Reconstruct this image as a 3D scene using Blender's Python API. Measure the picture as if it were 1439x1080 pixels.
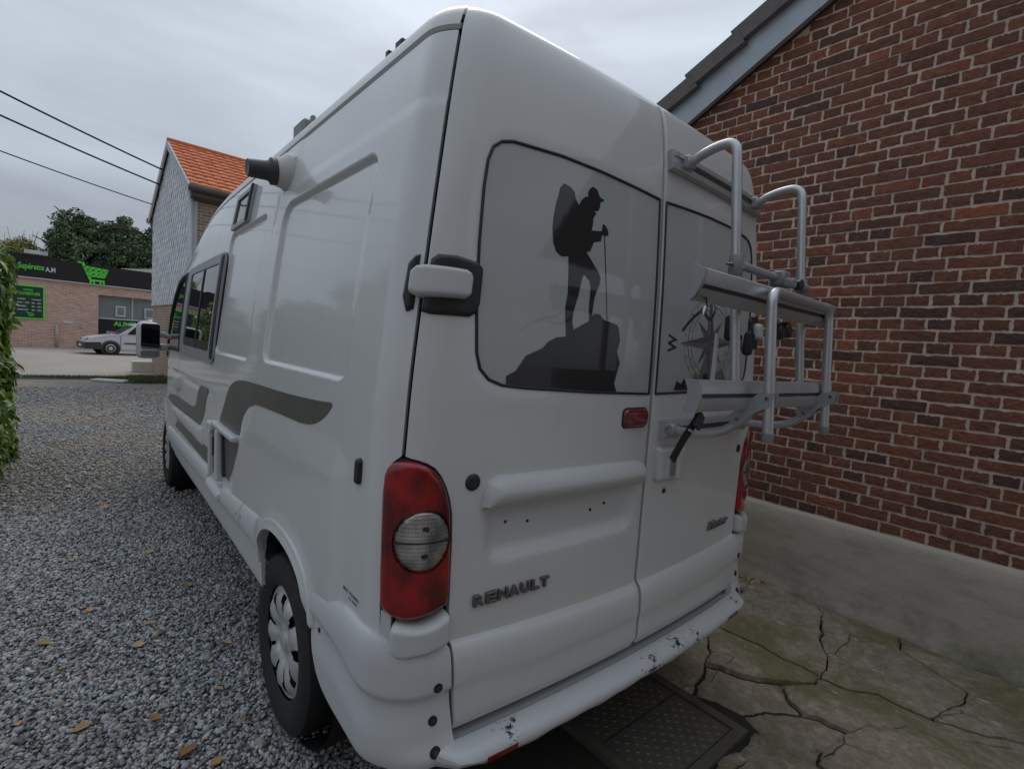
import bpy, bmesh, math, random
import numpy as np
from mathutils import Vector, Matrix, Euler, noise as mnoise
from mathutils.geometry import delaunay_2d_cdt
random.seed(7); RNG = np.random.default_rng(7)
for o in list(bpy.data.objects): bpy.data.objects.remove(o, do_unlink=True)
SC = bpy.context.scene; COL = SC.collection
R = math.radians

# ---------------------------------------------------------------- camera, sky, sun, exposure
cam_d = bpy.data.cameras.new('camera'); cam = bpy.data.objects.new('camera', cam_d); COL.objects.link(cam)
CAM = Vector((-1.563, -1.111, 1.580)); CROT = (1.498, -0.069, -0.696); FPX = 708.8
cam.location = CAM; cam.rotation_euler = CROT
cam_d.sensor_fit = 'HORIZONTAL'; cam_d.sensor_width = 36; cam_d.lens = 36*FPX/1439
cam_d.clip_start = 0.05; cam_d.clip_end = 3000
SC.camera = cam
SUN_EL, SUN_AZ = 52, 34          # azimuth measured from +y towards +x
world = bpy.data.worlds.new('World'); SC.world = world; world.use_nodes = True
wn, wl = world.node_tree.nodes, world.node_tree.links
for n in list(wn): wn.remove(n)
def W(t, **k):
    n = wn.new(t)
    for a, b in k.items(): setattr(n, a, b)
    return n
wout = W('ShaderNodeOutputWorld'); wbg = W('ShaderNodeBackground'); wl.new(wbg.outputs[0], wout.inputs[0])
wsky = W('ShaderNodeTexSky', sky_type='NISHITA', sun_disc=False); wsky.sun_elevation = R(SUN_EL); wsky.sun_rotation = R(SUN_AZ)
wsky.air_density = 1.0; wsky.dust_density = 3.0
wtc = W('ShaderNodeTexCoord'); wsep = W('ShaderNodeSeparateXYZ'); wl.new(wtc.outputs['Generated'], wsep.inputs[0])
wz = W('ShaderNodeMath', operation='MAXIMUM'); wl.new(wsep.outputs[2], wz.inputs[0]); wz.inputs[1].default_value = 0.0
wg = W('ShaderNodeMath', operation='MULTIPLY_ADD'); wl.new(wz.outputs[0], wg.inputs[0]); wg.inputs[1].default_value = 2/3; wg.inputs[2].default_value = 1/3   # standard overcast sky
wmap = W('ShaderNodeMapping'); wl.new(wtc.outputs['Generated'], wmap.inputs[0]); wmap.inputs['Scale'].default_value = (1, 1, 3.2)
wno = W('ShaderNodeTexNoise'); wl.new(wmap.outputs[0], wno.inputs['Vector']); wno.inputs['Scale'].default_value = 2.3; wno.inputs['Detail'].default_value = 5; wno.inputs['Roughness'].default_value = .5; wno.inputs['Distortion'].default_value = .4
wmr = W('ShaderNodeMapRange'); wl.new(wno.outputs[0], wmr.inputs[0]); wmr.inputs[1].default_value = .3; wmr.inputs[2].default_value = .72; wmr.inputs[3].default_value = .74; wmr.inputs[4].default_value = 1.24
wm0 = W('ShaderNodeMath', operation='MULTIPLY'); wl.new(wg.outputs[0], wm0.inputs[0]); wl.new(wmr.outputs[0], wm0.inputs[1])
wdot = W('ShaderNodeVectorMath', operation='DOT_PRODUCT'); wl.new(wtc.outputs['Generated'], wdot.inputs[0]); wdot.inputs[1].default_value = (math.sin(R(SUN_AZ))*math.cos(R(SUN_EL)), math.cos(R(SUN_AZ))*math.cos(R(SUN_EL)), math.sin(R(SUN_EL)))
wsun = W('ShaderNodeMapRange'); wl.new(wdot.outputs['Value'], wsun.inputs[0]); wsun.inputs[1].default_value = .25; wsun.inputs[2].default_value = 1.; wsun.inputs[3].default_value = .94; wsun.inputs[4].default_value = 1.22    # cloud is thinner and brighter round the hidden sun
wm = W('ShaderNodeMath', operation='MULTIPLY'); wl.new(wm0.outputs[0], wm.inputs[0]); wl.new(wsun.outputs[0], wm.inputs[1])
wcol = W('ShaderNodeMix', data_type='RGBA', blend_type='MULTIPLY'); wcol.inputs[0].default_value = 1
wcol.inputs[6].default_value = (7.1, 7.95, 9.05, 1); wl.new(wm.outputs[0], wcol.inputs[7])
wmix = W('ShaderNodeMix', data_type='RGBA'); wmix.inputs[0].default_value = .92
wl.new(wsky.outputs[0], wmix.inputs[6]); wl.new(wcol.outputs[2], wmix.inputs[7]); wl.new(wmix.outputs[2], wbg.inputs[0])
wbg.inputs[1].default_value = 0.10
sun_d = bpy.data.lights.new('sun', 'SUN'); sun_d.energy = 0.8; sun_d.angle = R(35); sun_d.color = (1, .94, .86)
sun = bpy.data.objects.new('sun', sun_d); COL.objects.link(sun)
sd = Vector((math.sin(R(SUN_AZ))*math.cos(R(SUN_EL)), math.cos(R(SUN_AZ))*math.cos(R(SUN_EL)), math.sin(R(SUN_EL))))
sun.rotation_euler = sd.to_track_quat('Z', 'Y').to_euler()
vs = SC.view_settings; vs.view_transform = 'Standard'; vs.look = 'None'; vs.exposure = 0.2; vs.gamma = 1.0; vs.use_curve_mapping = False

# ---------------------------------------------------------------- materials
MATS = {}
class MB:
    """small node-tree builder"""
    def __init__(s, name):
        s.m = bpy.data.materials.new(name); s.m.use_nodes = True; s.t = s.m.node_tree; s.n = s.t.nodes; s.l = s.t.links
        s.b = s.n['Principled BSDF']; s.out = s.n['Material Output']; MATS[name] = s.m
    def node(s, t, inp=None, **k):
        n = s.n.new(t)
        for a, b in k.items(): setattr(n, a, b)
        for a, b in (inp or {}).items(): s.put(n.inputs[a], b)
        return n
    def put(s, sock, v):
        if isinstance(v, bpy.types.NodeSocket): s.l.new(v, sock)
        elif isinstance(v, bpy.types.Node): s.l.new(v.outputs[0], sock)
        else: sock.default_value = v
    def set(s, **k):
        for a, b in k.items():
            nm = {'base': 'Base Color', 'rough': 'Roughness', 'metal': 'Metallic', 'normal': 'Normal', 'coat': 'Coat Weight', 'coat_rough': 'Coat Roughness', 'spec': 'Specular IOR Level', 'alpha': 'Alpha', 'trans': 'Transmission Weight', 'emit': 'Emission Color', 'emit_s': 'Emission Strength', 'ior': 'IOR'}[a]
            if a in ('base', 'emit') and isinstance(b, tuple) and len(b) == 3: b = (*b, 1)
            s.put(s.b.inputs[nm], b)
        return s
    def coord(s, kind='Object'): return s.node('ShaderNodeTexCoord').outputs[kind]
    def pos(s): return s.node('ShaderNodeNewGeometry').outputs['Position']
    def mapping(s, v, scale=(1, 1, 1), rot=(0, 0, 0), loc=(0, 0, 0)):
        return s.node('ShaderNodeMapping', {'Vector': v, 'Scale': scale, 'Rotation': rot, 'Location': loc}).outputs[0]
    def noise(s, v, scale, detail=4, rough=.5, dist=0): return s.node('ShaderNodeTexNoise', {'Vector': v, 'Scale': scale, 'Detail': detail, 'Roughness': rough, 'Distortion': dist}).outputs[0]
    def voro(s, v, scale, feature='F1', out=0): return s.node('ShaderNodeTexVoronoi', {'Vector': v, 'Scale': scale}, feature=feature).outputs[out]
    def ramp(s, f, stops):
        n = s.node('ShaderNodeValToRGB', {'Fac': f}); e = n.color_ramp.elements
        while len(e) < len(stops): e.new(.5)
        for i, (p, c) in enumerate(stops): e[i].position = p; e[i].color = (*c, 1) if len(c) == 3 else c
        return n.outputs[0]
    def mr(s, f, a, b, c=0., d=1.): return s.node('ShaderNodeMapRange', {0: f, 1: a, 2: b, 3: c, 4: d}).outputs[0]
    def mix(s, f, a, b, mode='MIX'):
        n = s.node('ShaderNodeMix', data_type='RGBA', blend_type=mode)
        s.put(n.inputs[0], f)
        for i, v in ((6, a), (7, b)):
            if isinstance(v, tuple) and len(v) == 3: v = (*v, 1)
            s.put(n.inputs[i], v)
        return n.outputs[2]
    def math(s, op, a, b=0., c=0.): return s.node('ShaderNodeMath', {0: a, 1: b, 2: c}, operation=op).outputs[0]
    def bump(s, h, strength=.3, dist=.01, normal=None):
        i = {'Height': h, 'Strength': strength, 'Distance': dist}
        if normal is not None: i['Normal'] = normal
        return s.node('ShaderNodeBump', i).outputs[0]
    def rnd(s):
        a = s.node('ShaderNodeObjectInfo').outputs['Random']; b = s.node('ShaderNodeNewGeometry').outputs['Random Per Island']
        return s.math('FRACT', s.math('MULTIPLY_ADD', a, 7.31, b))
def simple(name, base, rough=.5, metal=0., var=.12, scale=8., bump=0., bscale=60., coat=0.):
    m = MB(name); p = m.pos(); n = m.noise(p, scale, 5, .6)
    lo = tuple(c*(1-var) for c in base); hi = tuple(min(1, c*(1+var)) for c in base)
    m.set(base=m.mix(n, lo, hi), rough=m.mr(m.noise(p, scale*2.3, 3), .3, .7, max(.02, rough*.85), min(1, rough*1.15)), metal=metal, coat=coat)
    if bump: m.set(normal=m.bump(m.noise(p, bscale, 4, .6), bump, .004))
    return m.m

# ---------------------------------------------------------------- object helpers
def link(o, parent=None):
    COL.objects.link(o)
    if parent is not None:
        o.parent = parent; o.matrix_parent_inverse = Matrix.Translation(-WL[parent.name])
    return o
WL = {}
def tag(o, label=None, cat=None, group=None, kind=None):
    for k, v in (('label', label), ('category', cat), ('group', group), ('kind', kind)):
        if v: o[k] = v
    return o
def thing(name, label, cat, loc=(0, 0, 0), group=None):
    e = bpy.data.objects.new(name, None); e.location = loc; e.empty_display_size = .1; COL.objects.link(e); WL[e.name] = Vector(loc)
    return tag(e, label, cat, group)
def mesh(name, v, f, mat=None, smooth=None):
    me = bpy.data.meshes.new(name); me.from_pydata([tuple(map(float, q)) for q in v], [], [tuple(map(int, q)) for q in f]); me.update()
    for m in (mat if isinstance(mat, (list, tuple)) else [mat]): me.materials.append(MATS[m] if isinstance(m, str) else m)
    if smooth:
        me.polygons.foreach_set('use_smooth', [True]*len(me.polygons))
        if smooth is not True: me.set_sharp_from_angle(angle=R(smooth))
    return me
def obj(name, vf, mat, parent=None, smooth=None, fix=True):
    me = mesh(name, vf[0], vf[1], mat)
    if fix:
        bm = bmesh.new(); bm.from_mesh(me); bmesh.ops.recalc_face_normals(bm, faces=bm.faces); bm.to_mesh(me); bm.free()
    if smooth:
        me.polygons.foreach_set('use_smooth', [True]*len(me.polygons))
        if smooth is not True: me.set_sharp_from_angle(angle=R(smooth))
    o = bpy.data.objects.new(name, me); WL[o.name] = Vector((0, 0, 0)); return link(o, parent)
def fastmesh(name, V, F, mat):
    """V (n,3) float array, F (m,k) int array, all faces of k corners"""
    me = bpy.data.meshes.new(name); n = len(V); m, k = F.shape
    me.vertices.add(n); me.vertices.foreach_set('co', np.ascontiguousarray(V, np.float32).ravel())
    me.loops.add(m*k); me.loops.foreach_set('vertex_index', np.ascontiguousarray(F, np.int32).ravel())
    me.polygons.add(m); me.polygons.foreach_set('loop_start', np.arange(0, m*k, k, dtype=np.int32))
    me.polygons.foreach_set('loop_total', np.full(m, k, np.int32)); me.update(calc_edges=True); me.validate()
    me.materials.append(MATS[mat]); return me
def join(*parts):
    V, F = [], []
    for v, f in parts:
        k = len(V); V += list(v); F += [tuple(i+k for i in q) for q in f]
    return V, F
def xf(vf, M): return [M @ Vector(v) for v in vf[0]], vf[1]
def move(vf, d): return [Vector(v)+Vector(d) for v in vf[0]], vf[1]
def box(x0, x1, y0, y1, z0, z1, bev=0., seg=1):
    if bev <= 0:
        V = [(x, y, z) for x in (x0, x1) for y in (y0, y1) for z in (z0, z1)]
        return V, [(0, 1, 3, 2), (4, 6, 7, 5), (0, 4, 5, 1), (2, 3, 7, 6), (0, 2, 6, 4), (1, 5, 7, 3)]
    bm = bmesh.new(); bmesh.ops.create_cube(bm, size=1)
    for v in bm.verts: v.co = Vector(((x0+x1)/2+v.co.x*(x1-x0), (y0+y1)/2+v.co.y*(y1-y0), (z0+z1)/2+v.co.z*(z1-z0)))
    bmesh.ops.bevel(bm, geom=bm.edges[:], offset=bev, segments=seg, affect='EDGES', profile=.5); return frombm(bm)
def frombm(bm):
    bm.verts.index_update(); V = [v.co.copy() for v in bm.verts]; F = [tuple(v.index for v in f.verts) for f in bm.faces]; bm.free(); return V, F
def prism(poly, fn0, fn1):
    """polygon of 2D points; fn0/fn1 map (a,b) to the 3D back and front"""
    n = len(poly); V = [fn0(*q) for q in poly]+[fn1(*q) for q in poly]
    F = [tuple(range(n)), tuple(range(2*n-1, n-1, -1))]+[(i, (i+1) % n, n+(i+1) % n, n+i) for i in range(n)]
    return V, F
def tube(path, r, n=10, closed=False, cap=True):
    P_ = [Vector(q) for q in path]; V, F = [], []; m = len(P_)
    rr = r if isinstance(r, (list, tuple)) else [r]*m
    t0 = (P_[1]-P_[0]).normalized(); up = Vector((0, 0, 1)) if abs(t0.z) < .9 else Vector((1, 0, 0)); a = t0.cross(up).normalized()
    for i in range(m):
        t = (P_[(i+1) % m]-P_[i-1]) if (closed or 0 < i < m-1) else (P_[min(i+1, m-1)]-P_[max(i-1, 0)])
        t.normalize(); a = (a-t*a.dot(t)).normalized(); b = t.cross(a)
        V += [P_[i]+(a*math.cos(k*2*math.pi/n)+b*math.sin(k*2*math.pi/n))*rr[i] for k in range(n)]
    for i in range(m if closed else m-1):
        j = (i+1) % m
        F += [(i*n+k, i*n+(k+1) % n, j*n+(k+1) % n, j*n+k) for k in range(n)]
    if cap and not closed: F += [tuple(range(n)), tuple(range((m-1)*n, m*n))]
    return V, F
def bend(pts, r=.05, n=6):
    """round the corners of a polyline"""
    P_ = [Vector(q) for q in pts]; out = [P_[0]]
    for i in range(1, len(P_)-1):
        a = (P_[i-1]-P_[i]); b = (P_[i+1]-P_[i]); d = min(r, a.length*.49, b.length*.49); p0 = P_[i]+a.normalized()*d; p1 = P_[i]+b.normalized()*d
        for k in range(n+1):
            t = k/n; out.append((1-t)**2*p0+2*t*(1-t)*P_[i]+t*t*p1)
    return out+[P_[-1]]
def lathe(prof, n=24, M=Matrix.Identity(4)):
    """prof of (radius, height) about z"""
    V, F = [], []; m = len(prof)
    for r, h in prof: V += [M @ Vector((r*math.cos(k*2*math.pi/n), r*math.sin(k*2*math.pi/n), h)) for k in range(n)]
    for i in range(m-1): F += [(i*n+k, i*n+(k+1) % n, (i+1)*n+(k+1) % n, (i+1)*n+k) for k in range(n)]
    F += [tuple(range(n)), tuple(range((m-1)*n, m*n))]
    return V, F
def rrect(x0, x1, y0, y1, r, n=5):
    rs = r if isinstance(r, (list, tuple)) else [r]*4; out = []
    for (cx, cy, sx, sy, a0), q in zip(((x0, y0, 1, 1, 180), (x1, y0, -1, 1, 270), (x1, y1, -1, -1, 0), (x0, y1, 1, -1, 90)), rs):
        if q <= 0: out.append((cx, cy)); continue
        for k in range(n+1):
            a = R(a0+90*k/n); out.append((cx+sx*q+q*math.cos(a), cy+sy*q+q*math.sin(a)))
    return out
def smooth_poly(pts, n=4, closed=True):
    """Catmull-Rom through the points"""
    m = len(pts); out = []
    for i in range(m if closed else m-1):
        p0, p1, p2, p3 = [Vector((*pts[(i+k) % m if closed else min(max(i+k, 0), m-1)], 0)) for k in (-1, 0, 1, 2)]
        for k in range(n):
            t = k/n; q = .5*((2*p1)+(p2-p0)*t+(2*p0-5*p1+4*p2-p3)*t*t+(3*p1-p0-3*p2+p3)*t**3); out.append((q.x, q.y))
    if not closed: out.append(tuple(pts[-1]))
    return out
def text_mesh(s, size=1., extrude=.0, offset=0., shear=0., bevel=0.):
    c = bpy.data.curves.new('text', 'FONT'); c.body = s; c.size = size; c.extrude = extrude; c.offset = offset; c.shear = shear; c.bevel_depth = bevel; c.resolution_u = 3
    o = bpy.data.objects.new('text', c); COL.objects.link(o); bpy.context.view_layer.update()
    me = bpy.data.meshes.new_from_object(o.evaluated_get(bpy.context.evaluated_depsgraph_get()))
    V = [v.co.copy() for v in me.vertices]; F = [tuple(p.vertices) for p in me.polygons]
    bpy.data.objects.remove(o); bpy.data.meshes.remove(me); bpy.data.curves.remove(c)
    return V, F
def bounds(V): return min(v[0] for v in V), max(v[0] for v in V), min(v[1] for v in V), max(v[1] for v in V)
def sstep(a, b, x):
    t = np.clip((x-a)/(b-a), 0, 1); return t*t*(3-2*t)
def inside(poly, x, y):
    """vectorised point in polygon"""
    P_ = np.asarray(poly, float); r = np.zeros(np.shape(x), bool); j = len(P_)-1
    for i in range(len(P_)):
        xi, yi = P_[i]; xj, yj = P_[j]
        c = ((yi > y) != (yj > y)) & (x < (xj-xi)*(y-yi)/((yj-yi) or 1e-12)+xi); r ^= c; j = i
    return r
def dist_poly(poly, x, y, closed=True):
    P_ = np.asarray(poly, float); d = np.full(np.shape(x), 1e9); n = len(P_)
    for i in range(n if closed else n-1):
        a, b = P_[i], P_[(i+1) % n]; ab = b-a; L = ab@ab or 1e-12
        t = np.clip(((x-a[0])*ab[0]+(y-a[1])*ab[1])/L, 0, 1); d = np.minimum(d, np.hypot(x-a[0]-t*ab[0], y-a[1]-t*ab[1]))
    return d
def dense(poly, step, closed=True):
    out = []; n = len(poly)
    for i in range(n if closed else n-1):
        a, b = poly[i], poly[(i+1) % n]; L = math.hypot(b[0]-a[0], b[1]-a[1]); k = max(1, int(round(L/step)))
        out += [(a[0]+(b[0]-a[0])*j/k, a[1]+(b[1]-a[1])*j/k) for j in range(k)]
    if not closed: out.append(tuple(poly[-1]))
    return out
# ---------------------------------------------------------------- material library
def m_paint(name, base, rough=.22, dirt=.10, coat=.35):
    m = MB(name); p = m.pos()
    n = m.noise(m.mapping(p, (1, 1, .6)), 1.6, 5, .55); f = m.noise(p, 38, 4, .7)      # faint road film and specks
    c = m.mix(m.mr(n, .15, .9), base, tuple(c*(1-dirt)*k for c, k in zip(base, (1, .98, .95))))
    c = m.mix(m.mr(f, .68, .8, 0, .3), c, tuple(c*.75 for c in base))
    m.set(base=c, rough=m.mr(n, .1, .9, rough*.8, rough*1.35), coat=coat, coat_rough=.06)
    m.set(normal=m.bump(m.noise(p, 3.1, 2), .05, .015))
    return m
m_paint('white_paint', (.605, .613, .608), .36, .07, .7)
m_paint('white_plastic', (.55, .562, .56), .42, .14, .0)
m_paint('roof_white', (.62, .63, .62), .35, .2, .1)
def chips(name, src_base):                                        # scuffed bumper: paint knocked off down to black plastic
    m = m_paint(name, src_base, .35, .15, .1); p = m.pos()
    v = m.noise(m.mapping(p, (9, 9, 16)), 5, 6, .75); spots = None
    for x, y, z, r in ((-.62, -.09, .485, .085), (.20, -.14, .49, .12), (.33, -.15, .485, .10), (.74, -.08, .49, .05), (-.80, -.06, .455, .05), (.02, -.15, .455, .12)):
        d = m.node('ShaderNodeVectorMath', {0: p, 1: (x, y, z)}, operation='DISTANCE').outputs['Value']
        q = m.mr(d, 0, r*1.2, .325, .0); spots = q if spots is None else m.math('MAXIMUM', spots, q)
    k = m.math('GREATER_THAN', m.math('ADD', v, spots), .79)
    old = m.b.inputs['Base Color'].links[0].from_socket
    m.set(base=m.mix(k, old, (.016, .016, .017)))
chips('bumper_paint', (.57, .583, .59))
simple('black_rubber', (.018, .018, .02), .55, 0, .3, 20)
simple('black_plastic', (.014, .015, .017), .38, 0, .3, 20)
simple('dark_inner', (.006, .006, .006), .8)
simple('tyre_rubber', (.016, .016, .016), .75, 0, .4, 14, .2, 90)
simple('hubcap_silver', (.56, .57, .57), .32, .45, .2, 18)
simple('brake_dark', (.03, .028, .026), .6, .3)
simple('alu', (.50, .51, .52), .38, .72, .12, 14)
simple('alu_dull', (.34, .345, .35), .5, .45, .15, 14)
simple('alu_dark', (.045, .045, .047), .5, .2)
simple('grey_cast', (.22, .22, .22), .55, .1, .15)
simple('chrome', (.20, .205, .21), .2, .9, .3, 60)
simple('strap_black', (.008, .008, .009), .7)
simple('buckle_steel', (.6, .6, .6), .2, 1.)
m = MB('film_glass'); p = m.pos()
m.set(base=m.mix(m.noise(p, 3, 4), (.37, .38, .37), (.44, .45, .435)), rough=.045, coat=0., spec=.5)
m = MB('vinyl_dark'); m.set(base=(.035, .032, .032), rough=.06, spec=.5)
m = MB('vinyl_grey'); m.set(base=(.15, .152, .152), rough=.10, spec=.5)
m = MB('vinyl_mid'); m.set(base=(.095, .095, .096), rough=.06, spec=.5)
m = MB('vinyl_taupe'); p = m.pos(); m.set(base=m.mix(m.noise(p, 5, 3), (.085, .082, .08), (.125, .12, .115)), rough=.3, spec=.45)
m = MB('dark_glass'); m.set(base=(.012, .014, .015), rough=.015, spec=.75)
m = MB('mirror_glass'); m.set(base=(.25, .26, .27), rough=.03, metal=1.)
def m_lens(name, c0, c1, rib=420, rough=.08, metal=0.):
    m = MB(name); p = m.pos()
    w = m.node('ShaderNodeTexWave', {'Vector': m.mapping(p, (1, .35, 0)), 'Scale': rib/6.28}, bands_direction='X').outputs[0]
    g = m.mr(m.noise(m.mapping(p, (1, 1, .7)), 15, 3, .5), .34, .66); f = m.math('MULTIPLY_ADD', w, .28, m.math('MULTIPLY', g, .72))
    m.set(base=m.mix(f, c0, c1), rough=rough, metal=metal, coat=.7, coat_rough=.015, spec=.35)
    m.set(normal=m.bump(w, .12, .002)); return m
m_lens('lens_red', (.035, .0004, .0006), (.40, .006, .007))
m = m_lens('lens_clear', (.10, .095, .088), (.74, .71, .66), 560, .10, .45); p = m.pos()
wz_ = m.node('ShaderNodeTexWave', {'Vector': p, 'Scale': 30., 'Distortion': 1.5, 'Detail Scale': 20.}, bands_direction='Z').outputs[0]
old = m.b.inputs['Base Color'].links[0].from_socket
m.set(base=m.mix(m.mr(wz_, .5, 1., 0, .45), old, (.10, .095, .085)))
simple('lens_marker', (.16, .008, .01), .12, 0, .3, 60, coat=.6)
simple('bulb_dark', (.03, .022, .02), .3)
# masonry
m = MB('brick'); p = m.pos(); r = m.rnd()
n1 = m.noise(p, 30, 6, .72); n2 = m.noise(p, 9, 5, .65); big = m.noise(p, .9, 3, .5)
bc = m.ramp(r, [(0, (.16, .088, .069)), (.06, (.125, .078, .067)), (.12, (.205, .094, .068)), (.42, (.25, .105, .073)), (.72, (.285, .114, .077)), (.90, (.30, .119, .079)), (.965, (.40, .142, .083)), (1., (.19, .10, .072))])
bc = m.mix(m.mr(n1, .28, .70), m.mix(.75, bc, (.42, .38, .36), 'MULTIPLY'), bc)
bc = m.mix(m.mr(n2, .50, .78, 0, .55), bc, (.13, .066, .046)); bc = m.mix(m.mr(m.noise(p, 16, 6, .75), .58, .74, 0, .6), bc, (.27, .125, .08))
bc = m.mix(m.mr(m.noise(p, 48, 4, .7), .64, .74, 0, .55), bc, (.46, .36, .29))
bc = m.mix(m.mr(big, .45, .7, 0, .35), bc, (.10, .058, .045))
m.set(base=bc, rough=.92, spec=.2, normal=m.bump(m.math('MULTIPLY_ADD', m.noise(p, 60, 5, .75), 1., m.math('MULTIPLY', m.noise(m.mapping(p, (1, 12, 20)), 3, 4), .9)), .9, .012))
m = MB('mortar'); p = m.pos(); big = m.noise(p, 1.1, 4, .6)
mc = m.mix(m.noise(p, 7, 6, .7), (.52, .405, .325), (.74, .60, .505)); mc = m.mix(m.mr(big, .5, .75, 0, .5), mc, (.40, .315, .255)); mc = m.mix(m.mr(m.noise(p, 40, 4, .7), .6, .75, 0, .6), mc, (.22, .17, .14))
m.set(base=mc, rough=.95, spec=.15, normal=m.bump(m.noise(p, 90, 5, .75), .8, .010))
m = MB('plinth_render'); p = m.pos()
a = m.noise(p, 1.7, 7, .62, .6); b = m.noise(m.mapping(p, (1, 1.2, 5)), 2.2, 6, .6)
c = m.mix(a, (.36, .322, .265), (.50, .455, .385)); c = m.mix(m.mr(b, .48, .75, 0, .6), c, (.25, .226, .182))
pz = m.node('ShaderNodeSeparateXYZ', {0: p}).outputs[2]
c = m.mix(m.math('MULTIPLY', m.mr(m.noise(p, 3.5, 6, .7), .42, .62), m.mr(pz, .32, .05, 0, .75)), c, (.155, .150, .095))   # damp algae along the foot
c = m.mix(m.mr(m.noise(p, 26, 5, .7), .60, .75, 0, .4), c, (.46, .43, .38)); c = m.mix(m.mr(m.noise(p, 60, 3, .6), .70, .76, 0, .6), c, (.10, .09, .075))
m.set(base=c, rough=.92, spec=.2, normal=m.bump(m.math('ADD', m.noise(p, 9, 6, .6), m.math('MULTIPLY', m.noise(p, 130, 4, .7), .4)), .6, .014))
simple('zinc', (.36, .39, .42), .45, .4, .14, 5, .1, 20)
simple('roof_tile_dark', (.13, .118, .112), .85, 0, .4, 14, .5, 60)
simple('timber_dark', (.05, .042, .036), .85, 0, .3, 10)
# ground
DIRT = lambda m, p: m.math('MULTIPLY', m.mr(m.noise(p, .55, 5, .62, .3), .40, .56), m.mr(m.node('ShaderNodeSeparateXYZ', {0: p}).outputs[1], 3.6, 6.2))   # trodden earth showing through further up the drive
m = MB('gravel_base'); p = m.pos()
v = m.voro(p, 62, 'F1', 1); g = m.noise(p, 130, 4, .7)
sp = m.node('ShaderNodeSeparateColor', {0: v}).outputs[0]
c = m.mix(sp, (.07, .071, .072), (.36, .362, .36)); c = m.mix(m.mr(g, .55, .75), c, (.42, .40, .375))
c = m.mix(m.math('MULTIPLY', DIRT(m, p), .7), c, (.33, .27, .21))
m.set(base=c, rough=.9, spec=.25, normal=m.bump(m.voro(p, 62, 'F1', 0), .9, .02))
m = MB('pebble'); r = m.rnd(); p = m.pos()
c = m.ramp(r, [(0, (.075, .077, .080)), (.22, (.235, .243, .252)), (.55, (.41, .42, .432)), (.80, (.55, .558, .564)), (.90, (.40, .335, .27)), (.94, (.24, .17, .125)), (1., (.78, .77, .74))])
c = m.mix(m.noise(p, 150, 3), m.mix(.6, c, (.45, .45, .45), 'MULTIPLY'), c)
c = m.mix(m.math('MULTIPLY', DIRT(m, p), .42), c, (.33, .275, .215))
c = m.mix(m.mr(m.noise(p, 1.4, 4, .6), .52, .72, 0, .45), c, (.14, .138, .135))
m.set(base=c, rough=.66, spec=.35)
m = MB('concrete_old'); p = m.pos()
a = m.noise(p, 1.3, 7, .62, .4); b = m.noise(p, 26, 7, .78); mid = m.noise(p, 8.5, 6, .68, .8); mo = m.noise(p, 1.25, 7, .70, .6)
c = m.mix(m.mr(a, .3, .7), (.45, .365, .275), (.68, .585, .47)); c = m.mix(m.mr(b, .38, .62, .0, .66), c, (.25, .195, .138))
c = m.mix(m.mr(mid, .44, .62, 0, .58), c, (.27, .222, .162)); c = m.mix(m.mr(m.noise(p, 70, 3, .6), .60, .72, 0, .8), c, (.62, .55, .46))
c = m.mix(m.mr(mo, .48, .62, 0, .80), c, m.mix(m.noise(p, 38, 5, .75), (.11, .112, .036), (.31, .29, .125)))
sp = m.mr(m.noise(m.mapping(p, (9, 3.0, 1), (0, 0, .35)), 3.2, 2, .4), .70, .73)
c = m.mix(m.math('MULTIPLY', sp, .85), c, (.64, .61, .53))
c = m.mix(m.mr(m.noise(m.mapping(p, (5, 2, 1), (0, 0, .35)), 5.5, 4, .6), .60, .70, 0, .6), c, (.52, .46, .38))
wv = m.mix(.07, p, m.node('ShaderNodeTexNoise', {'Vector': p, 'Scale': 5., 'Detail': 5.}).outputs[1])
ck = m.math('MULTIPLY', m.mr(m.voro(wv, 2.6, 'DISTANCE_TO_EDGE', 0), .0, .007, 1., 0.), m.mr(m.noise(p, 1.7, 3), .57, .62))
c = m.mix(m.math('MULTIPLY', ck, .8), c, (.045, .035, .022))
m.set(base=c, rough=.9, spec=.25, normal=m.bump(m.math('ADD', m.math('ADD', m.noise(p, 46, 7, .75), m.math('MULTIPLY', mid, 1.6)), m.math('MULTIPLY', ck, -1.5)), 1., .03))
simple('soil_and_shade', (.022, .018, .012), .95, 0, .5, 30, .8, 70)  # soil of verge and cracks; also stands in for shade under the van
m = MB('moss'); p = m.pos(); m.set(base=m.mix(m.noise(p, 60, 4), (.025, .035, .010), (.07, .085, .025)), rough=.95)
m = MB('steel_plate'); p = m.pos(); m.set(base=m.mix(m.noise(p, 9, 6, .7), (.075, .068, .058), (.19, .172, .145)), rough=.55, metal=.5)
m = MB('asphalt'); p = m.pos()
m.set(base=m.mix(m.noise(p, .35, 6, .6), (.27, .235, .205), (.38, .34, .305)), rough=.9, normal=m.bump(m.noise(p, 60, 4), .3, .01))
m = MB('grass'); p = m.pos(); r = m.rnd(); m.set(base=m.mix(r, (.045, .075, .018), (.12, .15, .04)), rough=.75)
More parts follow.
